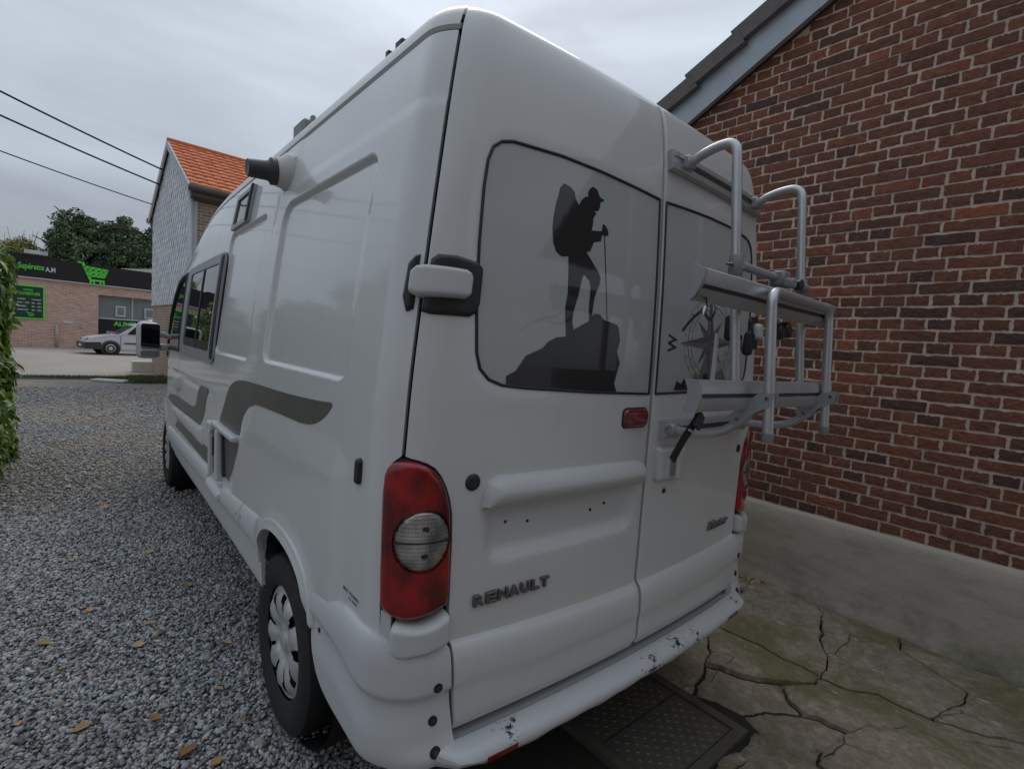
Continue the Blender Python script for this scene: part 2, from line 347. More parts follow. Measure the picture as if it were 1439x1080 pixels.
# far things
m = MB('shop_brick'); p = m.pos()
sp_ = m.node('ShaderNodeSeparateXYZ', {0: p}); uvv = m.node('ShaderNodeCombineXYZ', {0: m.math('ADD', sp_.outputs[0], m.math('MULTIPLY', sp_.outputs[1], .18)), 1: sp_.outputs[2], 2: 0.}).outputs[0]
bt = m.node('ShaderNodeTexBrick', {'Vector': uvv, 'Color1': (.58, .34, .265, 1), 'Color2': (.36, .20, .155, 1), 'Mortar': (.66, .55, .47, 1), 'Scale': 1., 'Mortar Size': .010, 'Brick Width': .24, 'Row Height': .075})
c = m.mix(m.mr(m.noise(p, .9, 6, .65), .40, .75, 0, .6), bt.outputs[0], (.66, .44, .35)); c = m.mix(m.mr(m.noise(p, 2.6, 4, .6), .67, .72, 0, .8), c, (.70, .63, .57))
c = m.mix(m.mr(m.noise(p, 5, 4, .6), .62, .8, 0, .75), c, (.22, .125, .10))
m.set(base=c, rough=.9)
m = MB('house_brick'); p = m.pos()
sp_ = m.node('ShaderNodeSeparateXYZ', {0: p}); uvv = m.node('ShaderNodeCombineXYZ', {0: m.math('ADD', sp_.outputs[0], sp_.outputs[1]), 1: sp_.outputs[2], 2: 0.}).outputs[0]
bt = m.node('ShaderNodeTexBrick', {'Vector': uvv, 'Color1': (.36, .21, .155, 1), 'Color2': (.24, .135, .10, 1), 'Mortar': (.45, .39, .34, 1), 'Scale': 1., 'Mortar Size': .012, 'Brick Width': .24, 'Row Height': .075})
m.set(base=m.mix(m.mr(m.noise(p, 1.2, 5), .4, .8, 0, .4), bt.outputs[0], (.20, .12, .09)), rough=.9)
m = MB('slate_grey'); r = m.rnd(); p = m.pos(); m.set(base=m.mix(r, (.55, .575, .61), (.72, .735, .765)), rough=.6)
m = MB('orange_tile'); r = m.rnd(); p = m.pos(); m.set(base=m.mix(r, (.50, .125, .04), (.66, .20, .075)), rough=.75)
simple('fascia_black', (.008, .008, .011), .45)
simple('sign_green', (.13, .72, .08), .5, 0, .05)
simple('sign_darkgreen', (.010, .045, .02), .5)
simple('sign_white', (.6, .62, .64), .5, 0, .03)
simple('window_grey', (.20, .23, .23), .25, 0, .3, 1.5)
simple('frame_white', (.55, .57, .58), .5)
simple('trim_grey', (.46, .48, .50), .6)
simple('cream_wall', (.52, .49, .42), .85, 0, .12, 2)
simple('gutter_brown', (.10, .085, .075), .6)
simple('pipe_white', (.42, .38, .34), .6)
simple('car_white', (.62, .64, .65), .25, coat=.4)
simple('car_grey', (.045, .047, .05), .6)
simple('cable_black', (.02, .02, .022), .7)
simple('bark', (.06, .045, .032), .95, 0, .4, 12, .6, 30)
def m_leaf(name, stops, rough=.5, spec=.4, tr=.0):
    m = MB(name); r = m.rnd(); c = m.ramp(r, stops); m.set(base=c, rough=rough, spec=spec)
    if tr:
        t = m.node('ShaderNodeBsdfTranslucent', {'Color': m.mix(.5, c, (.25, .4, .03))}); mx = m.node('ShaderNodeMixShader', {0: tr, 1: m.b.outputs[0], 2: t.outputs[0]}); m.l.new(mx.outputs[0], m.out.inputs[0])
m_leaf('laurel_leaf', [(0, (.038, .085, .020)), (.45, (.085, .17, .034)), (.8, (.17, .26, .05)), (1, (.38, .43, .09))], .33, .5, .18)
m_leaf('conifer_leaf', [(0, (.040, .070, .034)), (.6, (.085, .13, .058)), (1, (.16, .215, .09))], .7)
m_leaf('yellow_leaf', [(0, (.13, .14, .035)), (1, (.28, .26, .07))], .7)
m_leaf('fallen_leaf', [(0, (.42, .21, .075)), (.3, (.48, .33, .17)), (.5, (.45, .38, .14)), (.72, (.22, .095, .05)), (1, (.50, .35, .20))], .7, .3)
# ---------------------------------------------------------------- ground
def gz(y): return 0.
def ground():
    xsn = [-400, -120, -40, -15, -8]+list(np.linspace(-6, 4, 21))+[6, 10, 20, 50, 140, 400]; ysn = [-300, -60, -20, -8, -4, -2]+list(np.linspace(-1, 36, 75))+[40, 50, 80, 150, 400, 900]
    V = [(x, y, gz(y)-.006) for y in ysn for x in xsn]; n = len(xsn)
    return V, [(j*n+i, j*n+i+1, (j+1)*n+i+1, (j+1)*n+i) for j in range(len(ysn)-1) for i in range(n-1)]
g = obj('ground', ground(), 'gravel_base', None, True); g['kind'] = 'structure'
def strip(pts_l, pts_r, dz, n=24):
    V = []; m = len(pts_l)
    for a, b in zip(pts_l, pts_r):
        for k in range(n+1):
            x = a[0]+(b[0]-a[0])*k/n; y = a[1]+(b[1]-a[1])*k/n; V.append((x, y, gz(y)+dz))
    return V, [(i*(n+1)+k, i*(n+1)+k+1, (i+1)*(n+1)+k+1, (i+1)*(n+1)+k) for i in range(m-1) for k in range(n)]
# the street in front of the shop
road = obj('road', ([(-90, 17.2, .006), (90, 16.2, .006), (90, 46, .006), (-90, 33.2, .006)], [(0, 1, 2, 3)]), 'asphalt'); road['kind'] = 'structure'
verge = obj('verge', ([(-90, 16.4, .002), (90, 15.4, .002), (90, 16.3, .002), (-90, 17.3, .002)], [(0, 1, 2, 3)]), 'soil_and_shade'); verge['kind'] = 'structure'
# gravel stones: nobody could count them
def scatter(n, xr, yr, r0, r1, seed, keep=None):
    rg = np.random.default_rng(seed); x = rg.uniform(*xr, n); y = rg.uniform(*yr, n); k = np.ones(n, bool) if keep is None else keep(x, y); x = x[k]; y = y[k]; n = len(x)
    ph = (1+5**.5)/2; I = np.array([(-1, ph, 0), (1, ph, 0), (-1, -ph, 0), (1, -ph, 0), (0, -1, ph), (0, 1, ph), (0, -1, -ph), (0, 1, -ph), (ph, 0, -1), (ph, 0, 1), (-ph, 0, -1), (-ph, 0, 1)], float)/1.9
    FI = np.array([(0, 11, 5), (0, 5, 1), (0, 1, 7), (0, 7, 10), (0, 10, 11), (1, 5, 9), (5, 11, 4), (11, 10, 2), (10, 7, 6), (7, 1, 8), (3, 9, 4), (3, 4, 2), (3, 2, 6), (3, 6, 8), (3, 8, 9), (4, 9, 5), (2, 4, 11), (6, 2, 10), (8, 6, 7), (9, 8, 1)])
    r = rg.uniform(r0, r1, n)*(1+.5*rg.random(n)**4); sc = np.stack([r*rg.uniform(.8, 1.35, n), r*rg.uniform(.6, 1.0, n), r*rg.uniform(.45, .8, n)], 1)
    V = I[None]*(1+rg.normal(0, .13, (n, 12, 1)))*sc[:, None, :]; a = rg.uniform(0, 6.28, n); tl = rg.normal(0, .35, (n, 2)); ca, sa = np.cos(a)[:, None], np.sin(a)[:, None]
    X = V[..., 0]*ca-V[..., 1]*sa; Y = V[..., 0]*sa+V[..., 1]*ca; Z = V[..., 2]+X*tl[:, :1]*.6+Y*tl[:, 1:]*.6
    zz = rg.uniform(-.002, .006, n)
    V = np.stack([X+x[:, None], Y+y[:, None], Z+zz[:, None]], -1).reshape(-1, 3); F = (FI[None]+12*np.arange(n)[:, None, None]).reshape(-1, 3)
    return V, F
def keepg(x, y): return ~((np.abs(x+.86) < .13) & (np.abs(y-.92) < .12)) & ~((x > -.55) & (y < .6))
parts_ = [scatter(52000, (-2.7, -.45), (.1, 4.2), .0062, .0110, 1, keepg), scatter(13000, (-2.8, -.3), (4.2, 9.), .007, .013, 2), scatter(1800, (-2.6, -.5), (.1, 6.), .012, .017, 12, keepg), scatter(9000, (-2.4, -.6), (.1, 3.2), .004, .007, 13, keepg), scatter(5000, (-4.2, 0), (9, 14), .012, .02, 3), scatter(5000, (-3.6, -1.3), (-2.2, 1.2), .0075, .0125, 4)]
V = []; F = []; k = 0
for v, f in parts_: V.append(v); F.append(f+k); k += len(v)
gv = bpy.data.objects.new('gravel', fastmesh('gravel', np.vstack(V), np.vstack(F), 'pebble')); COL.objects.link(gv); tag(gv, 'loose blue-grey gravel covering the drive left of the van', 'gravel', None, 'stuff')

# concrete slabs, cracked into plates
def jag(a, b, depth=4, amp=.10):
    """the same crooked line whichever way it is walked"""
    flip = a > b; p, q = (b, a) if flip else (a, b)
    L = [p, q]
    for lv in range(depth):
        out = [L[0]]
        for i in range(len(L)-1):
            u, w = L[i], L[i+1]; l = math.hypot(w[0]-u[0], w[1]-u[1])
            if l > .035:
                h = mnoise.noise(Vector((u[0]*17+w[0]*13, u[1]*19+w[1]*11, lv*3.7)))*amp*l*2.2; out.append(((u[0]+w[0])/2-(w[1]-u[1])/l*h, (u[1]+w[1])/2+(w[0]-u[0])/l*h))
            out.append(w)
        L = out
    return L[::-1] if flip else L
def plate(name, poly, z, thick=.06, gap=.005, tiltx=0., tilty=0., straight=()):
    pts = []
    for i in range(len(poly)):
        a, b = poly[i], poly[(i+1) % len(poly)]; pts += ([a] if i in straight else jag(a, b)[:-1])
    pts = ccw2(pts); n = len(pts); ins = []
    for i in range(n):
        p0, p1, p2 = Vector(pts[i-1]), Vector(pts[i]), Vector(pts[(i+1) % n]); t = (p2-p0); t.normalize(); nn = Vector((-t.y, t.x)); ins.append((p1+nn*(gap*(.5+1.3*abs(mnoise.noise(Vector((p1.x*3, p1.y*3, 5.)))))), p1+nn*(gap+.010)))
    cx = sum(p[0] for p in pts)/n; cy = sum(p[1] for p in pts)/n
    zt = lambda q: z+(q[0]-cx)*tiltx+(q[1]-cy)*tilty
    V = [(a.x, a.y, z-thick) for a, b in ins]+[(a.x, a.y, zt(a)-.007) for a, b in ins]+[(b.x, b.y, zt(b)) for a, b in ins]
    F = [(i, (i+1) % n, n+(i+1) % n, n+i) for i in range(n)]+[(n+i, n+(i+1) % n, 2*n+(i+1) % n, 2*n+i) for i in range(n)]
    ring = [(b.x, b.y) for a, b in ins]; xs_ = [q[0] for q in ring]; ys_ = [q[1] for q in ring]
    gx, gy = np.meshgrid(np.arange(min(xs_), max(xs_), .034)+.011, np.arange(min(ys_), max(ys_), .034)+.007); gx = gx.ravel(); gy = gy.ravel()
    k = inside(ring, gx, gy); gx = gx[k]; gy = gy[k]; dd = dist_poly(ring, gx, gy); k = dd > .012; gx = gx[k]; gy = gy[k]; dd = dd[k]
    base = len(V); V += [(x, y, zt((x, y))+min(1, e/.05)*(.0055*mnoise.noise(Vector((x*4.5, y*4.5, 2.)))+.0035*mnoise.noise(Vector((x*13, y*13, 6.)))+.002)) for x, y, e in zip(gx, gy, dd)]
    cv, _, cf, ov, *_ = delaunay_2d_cdt([Vector(q) for q in ring]+[Vector((x, y)) for x, y in zip(gx, gy)], [(i, (i+1) % n) for i in range(n)], [], 0, 1e-7)
    cen = np.array([[sum(cv[i].x for i in f)/len(f), sum(cv[i].y for i in f)/len(f)] for f in cf]); okf = inside(ring, cen[:, 0], cen[:, 1])
    idm = [(2*n+min(o_) if min(o_) < n else base+min(o_)-n) if o_ else None for o_ in ov]
    for f, ok_ in zip(cf, okf):
        if ok_ and all(idm[i] is not None for i in f): F.append(tuple(idm[i] for i in f))
    return V, F
def ccw2(poly):
    a = sum(poly[i-1][0]*poly[i][1]-poly[i][0]*poly[i-1][1] for i in range(len(poly))); return poly if a > 0 else poly[::-1]
slab = obj('concrete_yard', ([(-.52, -3.2, -.05), (2.185, -3.2, -.05), (2.185, 2.6, -.05), (-.52, 2.6, -.05), (-.52, -3.2, .0), (2.185, -3.2, .0), (2.185, 2.6, .0), (-.52, 2.6, .0)], [(0, 1, 2, 3), (4, 5, 6, 7), (0, 1, 5, 4), (1, 2, 6, 5), (2, 3, 7, 6), (3, 0, 4, 7)]), 'soil_and_shade'); slab['kind'] = 'structure'  # bare under the van, where its dark colour stands for shade and wet oil
wb = lambda y: 2.128-.010*math.sin(y*3)
K = dict(A0=(wb(.42), .42), A1=(2.105, -.02), A2=(wb(-.36), -.36), A3=(wb(-.46), -.46), A4=(2.10, -.66), A5=(2.115, -.95), a1=(1.90, -.11), a2=(1.70, -.168), a3=(1.55, -.255), a4=(1.42, -.297), J=(1.285, -.313),
  b0=(1.30, .30), b1=(1.307, .043), b2=(1.285, -.13), b5=(1.30, -.42), b6=(1.395, -.53), b7=(1.379, -.62), b8=(1.392, -.74), b9=(1.454, -.88), b10=(1.575, -1.04), s0=(.90, .10), s1=(1.044, -.15), s2=(1.211, -.31),
  f0=(.838, -.275), f1=(.93, -.355), f2=(.982, -.497), f3=(.978, -.538), f4=(1.07, -.557), f5=(1.225, -.667), f6=(1.258, -.763), f7=(1.346, -.853), f8=(1.51, -1.05), g0=(1.058, -.224), h1=(.855, -.521), h2=(.744, -.495), h3=(.66, -.51), e1=(1.966, -.488), e2=(1.92, -.60), e3=(1.80, -.80), c0=(1.77, .137), d1=(1.89, -.40))
def pl(*ks, z=.012, tx=0., ty=0., straight=()): return obj('concrete_plate', plate('p', [K[k] if isinstance(k, str) else k for k in ks], z+.022, .05, .0062, tx, ty, straight), 'concrete_old', slab, 50)
pl('A0', 'A1', 'a1', 'a2', 'a3', 'a4', 'J', 'b2', 'b1', 'b0', z=.016, tx=.006)
pl('b0', 'b1', 'b2', 'J', 's2', 's1', 's0', z=.010, tx=-.004)
pl('A1', 'A2', 'A3', 'e1', 'e2', 'e3', 'b8', 'b7', 'b6', 'b5', 'J', 'a4', 'a3', 'a2', 'a1', z=.012)
pl('A3', 'A4', 'A5', (2.12, -1.35), (1.75, -1.35), 'b10', 'b9', 'b8', 'e3', 'e2', 'e1', z=.014, tx=.004)
pl('J', 'b5', 'b6', 'b7', 'b8', 'b9', 'b10', (1.62, -1.2), 'f8', 'f7', 'f6', 'f5', 'f4', 'f3', 'f2', 'f1', 'g0', 's2', z=.006, ty=-.006)
pl('s0', 's1', 's2', 'g0', 'f1', 'f0', (.70, -.20), (.62, .02), z=-.018, tx=.01)
pl('f0', 'f1', 'f2', 'f3', 'h1', 'h2', 'h3', (.64, -.30), (.70, -.20), z=-.014, tx=-.008)
pl('f3', 'f4', 'f5', 'f6', 'f7', 'f8', (1.62, -1.2), (1.75, -1.35), (1.70, -2.2), (.60, -2.2), (.62, -1.0), (.625, -.60), 'h3', 'h2', 'h1', z=.010, ty=.004)
pl((1.70, -2.2), (1.75, -1.35), (2.12, -1.35), (2.12, -2.2), z=.012)
pl((-.45, -.98), (.62, -1.0), (.60, -2.2), (-.45, -2.2), z=.010); pl((-.03, -.98), (.62, -1.0), (.625, -.60), 'h3', (.63, -.275), (.30, -.275), (-.03, -.275), z=.002)
pl((wb(1.6), 1.6), 'A0', 'b0', 's0', (.62, .02), (.62, .44), (.66, .44), (.66, 1.6), z=.002)
pl((-.45, -.19), (-.03, -.17), (-.03, -.98), (-.45, -.98), z=.004)
# steel inspection cover
mh = thing('inspection_cover', 'rusty chequered steel inspection cover in a frame behind the bumper', 'cover', (.29, .07, 0))
x0, x1, y0, y1 = -.02, .60, -.265, .42
fr = [box(x0, x1, y0, y0+.045, -.02, .030), box(x0, x1, y1-.045, y1, -.02, .030), box(x0, x0+.045, y0+.045, y1-.045, -.02, .0295), box(x1-.045, x1, y0+.045, y1-.045, -.02, .0295)]
obj('frame', join(*fr), 'steel_plate', mh)
ch = [box(x0+.053, x1-.053, y0+.053, y0+.32, -.02, .023), box(x0+.053, x1-.053, y0+.33, y1-.053, -.02, .023)]
for i, c in enumerate(ch):
    studs = []; yy0, yy1 = (y0+.07, y0+.305) if i == 0 else (y0+.345, y1-.07)
    for a in np.arange(x0+.075, x1-.07, .028):
        for b in np.arange(yy0, yy1, .028):
            an = .8 if (round((a-x0)/.028)+round((b-yy0)/.028)) % 2 else -.8; ca, sa = math.cos(an), math.sin(an)
            studs.append(([(a+ca*u-sa*w, b+sa*u+ca*w, h) for u, w, h in ((-.011, 0, .023), (0, -.0028, .023), (.011, 0, .023), (0, .0028, .023), (-.005, 0, .0255), (.005, 0, .0255))], [(0, 1, 4), (1, 5, 4), (1, 2, 5), (2, 3, 5), (3, 4, 5), (3, 0, 4)]))
    lid = obj('lid', c, 'steel_plate', mh); o = obj('chequer_studs', join(*studs), 'steel_plate', lid, None, False); o['kind'] = 'stuff'

# ---------------------------------------------------------------- the brick building beside the van
WX = 2.18; bld = thing('brick_building', 'old red brick building with cement plinth and zinc-edged gable roof', 'building', (3.2, .5, 0))
SL = math.tan(R(27.5)); zr = lambda y: 3.457+SL*(1.286-y)                     # underside of the verge along the gable
core = [(-3.2, .0), (2.6, .0), (2.6, zr(2.6)+.12), (-1.6, zr(-1.6)+.12), (-3.2, zr(0)+.12)]
YA, YB = -1.8, 2.6
RY = -.5                                                                      # the ridge
prof = [(YA, -.06), (YB, -.06), (YB, zr(YB)+.10), (RY, zr(RY)+.10), (YA, zr(RY)-SL*(RY-YA)+.10)]
obj('mortar_wall', prism(prof, lambda a, b: (WX+.30, a, b), lambda a, b: (WX+.0058, a, b)), 'mortar', bld)
# bricks, laid in alternate courses of headers and stretchers
def brick_mesh(L, k):
    rg = random.Random(k*31+int(L*1000)); nx, nz = 8, 3; h = .0565; V = []; F = []
    for j in range(nz+1):
        for i in range(nx+1):
            e = (i in (0, nx))+(j in (0, nz)); y = -L/2+L*i/nx; z = -h/2+h*j/nz
            if i in (0, nx): y += rg.choice([0, 0, .003, .008])*(1 if i == 0 else -1)*rg.random()+rg.uniform(-.002, .002)
            else: y += rg.uniform(-.006, .006)
            if j in (0, nz): z += rg.uniform(-.0022, .0022)+(rg.random() < .18)*rg.uniform(0, .007)*(1 if j == 0 else -1)
            x = rg.uniform(-.0015, .0015)+(.0012 if e == 1 else .0024 if e == 2 else 0); V.append((x, y, z))
    n = len(V); V += [(.02, v[1], v[2]) for i, v in enumerate(V)]; w = nx+1
    F = [(j*w+i, j*w+i+1, (j+1)*w+i+1, (j+1)*w+i) for j in range(nz) for i in range(nx)]
    ring = [i for i in range(w)]+[j*w+nx for j in range(1, nz+1)]+[nz*w+i for i in range(nx-1, -1, -1)]+[j*w for j in range(nz-1, 0, -1)]
    F += [(ring[a], ring[(a+1) % len(ring)], n+ring[(a+1) % len(ring)], n+ring[a]) for a in range(len(ring))]
    return [(-.0 + v[0], v[1], v[2]) for v in V], F
PITCH = .0690; variants = {}
def bmesh_of(L, k):
    key = (round(L, 3), k)
    if key not in variants:
        v, f = brick_mesh(L, k); me = mesh('brick', v, f, 'brick'); bm = bmesh.new(); bm.from_mesh(me); bmesh.ops.recalc_face_normals(bm, faces=bm.faces)
        bm.to_mesh(me); bm.free(); variants[key] = (me, v, f)
    return variants[key]
Rm = Euler(CROT).to_matrix()
def pix(p):
    q = Rm.transposed() @ (Vector(p)-CAM)
    return (719.5+FPX*q.x/-q.z, 540-FPX*q.y/-q.z, -q.z) if q.z < -.05 else (None, None, None)
rb = random.Random(5); bricks = []; z0 = .605; row = 0
while z0 < 6.2:
    head = row % 2 == 0; y = YA+.02+(.0 if head else (.06 if row % 4 == 1 else .18)); yl = YB
    while y < yl:
        L = .104 if head else .222
        if rb.random() < .10: L = .222 if head else rb.choice([.104, .165, .180])
        g_ = rb.uniform(.010, .015); zc = z0+PITCH/2+.006*math.sin(y*1.7+row*.05)*.5+rb.uniform(-.0015, .0015); yc = y+L/2
        top = zr(max(yc, RY)) if yc > RY else zr(RY)-SL*(RY-yc)
        if zc < top+.05 and yc+L/2 < yl+.05: bricks.append((yc, zc, L, rb.randrange(5)))
        y += L+g_
    z0 += PITCH; row += 1
def vis(b):
    u, v, d = pix((WX, b[0], b[1]))
    if u is None or not (-10 < u < 1450 and -10 < v < 1090): return 0
    if u < 1046 and v > 250: return 0
    if v > 150+(u-925)*.83 and u < 1046: return 0
    if u < 935: return 0
    return b[2]/d**2*(abs(WX-CAM.x)/d)
order = sorted(bricks, key=lambda b: -vis(b)); near = order[:300]; rest = order[300:]
cnt = {}
for yc, zc, L, k in near:
    me = bmesh_of(L, k)[0]; o = bpy.data.objects.new('brick', me); o.location = (WX+rb.uniform(-.003, .002), yc, zc); o.rotation_euler = (rb.uniform(-.012, .012), rb.uniform(-.02, .02), rb.uniform(-.012, .012)); link(o, bld)
V, F = [], []
for yc, zc, L, k in rest:
    _, v, f = bmesh_of(L, k); n = len(V); dx = WX+rb.uniform(-.003, .002); V += [(a+dx, b+yc, c+zc) for a, b, c in v]; F += [tuple(i+n for i in q) for q in f]
o = obj('brickwork', (V, F), 'brick', bld); o['kind'] = 'stuff'
# plinth: cement render with a rough foot
def plinth():
    ys_ = np.linspace(YA, YB, 110); zs = [-.06, .0, .03, .07, .12, .2, .3, .4, .5, .575, .598, .604]; V = []
    for y in ys_:
        for z in zs:
            out = .026+.006*mnoise.noise(Vector((y*2.2, z*3, 1)))+.003*mnoise.noise(Vector((y*9, z*9, 4)))
            if z < .13: out += .010*(1-z/.13)+.016*max(0, mnoise.noise(Vector((y*4, z*10, 7))))*(1-max(z, 0)/.13)
            if -.85 < y < -.35 and z < .16: out += .022*(1-max(z, 0)/.16)*(.4+mnoise.noise(Vector((y*7, z*12, 2))))
            if z > .6: out = -.004
            elif z > .59: out -= .012
            V.append((WX-out, y, z+(.006*mnoise.noise(Vector((y*5, 0, 3))) if z > .55 else 0)))
    m = len(zs); n = len(ys_); F = [(i*m+j, (i+1)*m+j, (i+1)*m+j+1, i*m+j+1) for i in range(n-1) for j in range(m-1)]
    return V, F
obj('plinth', plinth(), 'plinth_render', bld, 50)
# verge: zinc boards, timber, and edge tiles stepping up the slope
def on_slope(d, x, h): return (x, 1.286-d*math.cos(R(27.5))-h*math.sin(R(27.5))*-1, 3.457+d*math.sin(R(27.5))+h*math.cos(R(27.5)))
def slab_on(d0, d1, x0_, x1_, h0, h1, t0=0., t1=0.):
    V = [on_slope(d, x, h+(t0 if d == d0 else t1)) for d in (d0, d1) for x in (x0_, x1_) for h in (h0, h1)]
    return V, [(0, 1, 3, 2), (4, 6, 7, 5), (0, 4, 5, 1), (2, 3, 7, 6), (0, 2, 6, 4), (1, 5, 7, 3)]
dr = (1.286-RY)/math.cos(R(27.5))
k = 0; d = -1.45
while d < dr-.1:
    e = min(d+.62, dr)
    bz = obj('zinc_board', join(slab_on(d, e-.004, 2.098-.003*(k % 2), 2.102-.003*(k % 2), .0, .215), slab_on(d, e-.004, 2.102-.003*(k % 2), 2.135, .0, .004)), 'zinc', bld)
    obj('seam_cap', slab_on(e-.012, e+.006, 2.091, 2.097, -.004, .215), 'zinc', bz); d += .62; k += 1
obj('verge_timber', slab_on(-1.45, dr, 2.106, 2.19, .012, .25), 'timber_dark', bld)
d = -1.45
def vtile():
    V, F = slab_on(0, .44, 2.055, 2.40, .155, .180, .012, .034); V2, F2 = slab_on(0, .44, 2.055, 2.075, .085, .156, .012, .034)
    return join((V, F), (V2, F2))
kx = 0.
while d < dr:
    kx = .004-kx

    bm = bmesh.new(); vs_, fs_ = join(slab_on(d+.006, d+.45, 2.0781, 2.40, .175, .2612, .034, .0), slab_on(d, d+.45, 2.044-kx, 2.42, .262, .298, .034, .0), slab_on(d, d+.45, 2.044-kx, 2.078, .175, .2615, .034, .0)); 
    obj('verge_tile', (vs_, fs_), 'roof_tile_dark', bld); d += .40
for sgn in (1, -1):
    if sgn == 1: obj('roof', slab_on(-1.45, dr, 2.40, 7.5, .20, .262), 'roof_tile_dark', bld)
    else:
        v, f = slab_on(-1.45, dr, 2.05, 7.5, .20, .262); obj('roof', ([(a, 2*RY-b, c) for a, b, c in v], f), 'roof_tile_dark', bld)
obj('side_wall', join(box(WX+.3, 7.4, YB-.3, YB, -.05, zr(YB)), box(WX+.3, 7.4, YA, YA+.3, -.05, zr(YB))), 'mortar', bld)

# unseen house added behind the photographer to keep light off the van's rear
hb = thing('added_yard_house', 'dark brick house closing the yard behind, mirrored in the rear window', 'house', (-1.5, -6.5, 0))
obj('wall', box(-9, 1.3, -9.5, -5.2, -.05, 4.8), 'house_brick', hb); obj('roof', ([(-9.3, -4.9, 4.4), (1.6, -4.9, 4.4), (1.6, -7.35, 6.3), (-9.3, -7.35, 6.3), (-9.3, -9.8, 4.4), (1.6, -9.8, 4.4)], [(0, 1, 2, 3), (3, 2, 5, 4), (0, 3, 4), (1, 5, 2), (0, 4, 5, 1)]), 'roof_tile_dark', hb)
for x in (-7., -4.3, -.2): w_ = obj('window', box(x-.55, x+.55, -5.2, -5.17, 1.0, 2.4), 'frame_white', hb); obj('pane', box(x-.48, x+.48, -5.175, -5.16, 1.07, 2.33), 'dark_glass', w_)
dw = obj('door', box(-2.4, -1.4, -5.2, -5.16, 0, 2.1), 'timber_dark', hb)
# ---------------------------------------------------------------- the camper van: one curved surface P(s, t), cut into panels
TT = [(0.20,.955,.010,.20),(0.45,.975,.0,.45),(.75,.990,.0,.75),(1.10,.994,.0,1.10),(1.40,.986,.0,1.40),(1.75,.958,.006,1.75),(2.05,.924,.020,2.05),(2.25,.897,.034,2.25),(2.36,.878,.046,2.36),(2.42,.864,.058,2.42),(2.47,.842,.076,2.47),(2.51,.805,.112,2.502),(2.57,.72,.18,2.522),(2.80,.45,.43,2.538),(3.25,.0,.88,2.545)]
def pchip(xs, ys):
    xs = np.array(xs, float); ys = np.array(ys, float); h = np.diff(xs); d = np.diff(ys)/h; n = len(xs); m = np.zeros(n)
    for i in range(1, n-1):
        if d[i-1]*d[i] > 0: w1 = 2*h[i]+h[i-1]; w2 = h[i]+2*h[i-1]; m[i] = (w1+w2)/(w1/d[i-1]+w2/d[i])
    m[0] = d[0]; m[-1] = d[-1]
    def f(x):
        x = np.asarray(x, float); i = np.clip(np.searchsorted(xs, x)-1, 0, n-2); t = np.clip((x-xs[i])/h[i], 0, 1)
        return (2*t**3-3*t*t+1)*ys[i]+(t**3-2*t*t+t)*h[i]*m[i]+(-2*t**3+3*t*t)*ys[i+1]+(t**3-t*t)*h[i]*m[i+1]
    return f
fhw, fyr, fz = [pchip([r[0] for r in TT], [r[k] for r in TT]) for k in (1, 2, 3)]
ftop = pchip([0, 2.6, 3.1, 3.6, 4.2, 4.6, 4.85, 5.1, 5.35, 5.6, 5.8], [2.545, 2.545, 2.52, 2.43, 2.22, 2.03, 1.80, 1.50, 1.22, 1.08, .95])
RC = .13; SA = .865; SB = SA+RC*math.pi/2; SY = SB-RC
def PS(s, t):
    s, t = np.broadcast_arrays(np.asarray(s, float), np.asarray(t, float))
    a = np.abs(s); sg = np.where(s >= 0, -1., 1.); hw = fhw(t); yr = fyr(t); z = fz(t); rc = np.minimum(RC, hw)
    th = np.clip((a-SA)/RC, 0, math.pi/2)
    x = np.where(a <= SA, a/SA*(hw-rc), hw-rc+rc*np.sin(th)); y = np.where(a <= SA, 0, rc-rc*np.cos(th))+np.maximum(a-SB, 0)
    y = y+yr-.05*np.maximum(0, 1-(x/.95)**2)
    H = ftop(y); z1 = np.where(z > 2.0, 2.0+(z-2.0)*(np.maximum(H, 2.0)-2.0)/.545, z); k = np.minimum(1, np.maximum(H-.9, .05)/1.1)
    z = np.where(z1 > .9, .9+(z1-.9)*k, z1)
    x = x*(1-.13*sstep(4.4, 5.9, y)-.10*sstep(5.1, 5.75, y))
    return np.stack([sg*x, y, z], -1)
def PN(s, t, e=.004):
    s = np.asarray(s, float); t = np.asarray(t, float)
    n = np.cross(PS(s, t+e)-PS(s, t-e), PS(s+e, t)-PS(s-e, t)); n = n/(np.linalg.norm(n, axis=-1, keepdims=True)+1e-12)
    return PS(s, t), -n*np.sign((n*np.array([0, 0, 0])).sum()+1)
_p, _n = PN(np.array([0.]), np.array([1.2])); NSGN = 1. if _n[0][1] < 0 else -1.
def surf(s, t, d=0.):
    p, n = PN(s, t); return p+n*NSGN*np.asarray(d)[..., None]
def xs(x, t):
    hw = float(fhw(t)); a = abs(x)
    s = a*SA/(hw-RC) if a <= hw-RC else SA+RC*math.asin(min(1, (a-hw+RC)/RC)); return s if x <= 0 else -s
def ysd(y, t): return y-float(fyr(t))+SY
def rear(pts): return [(xs(x, t), t) for x, t in pts]
def side(pts): return [(ysd(y, t), t) for y, t in pts]
def ccw(poly):
    a = sum(poly[i-1][0]*poly[i][1]-poly[i][0]*poly[i-1][1] for i in range(len(poly))); return poly if a > 0 else poly[::-1]
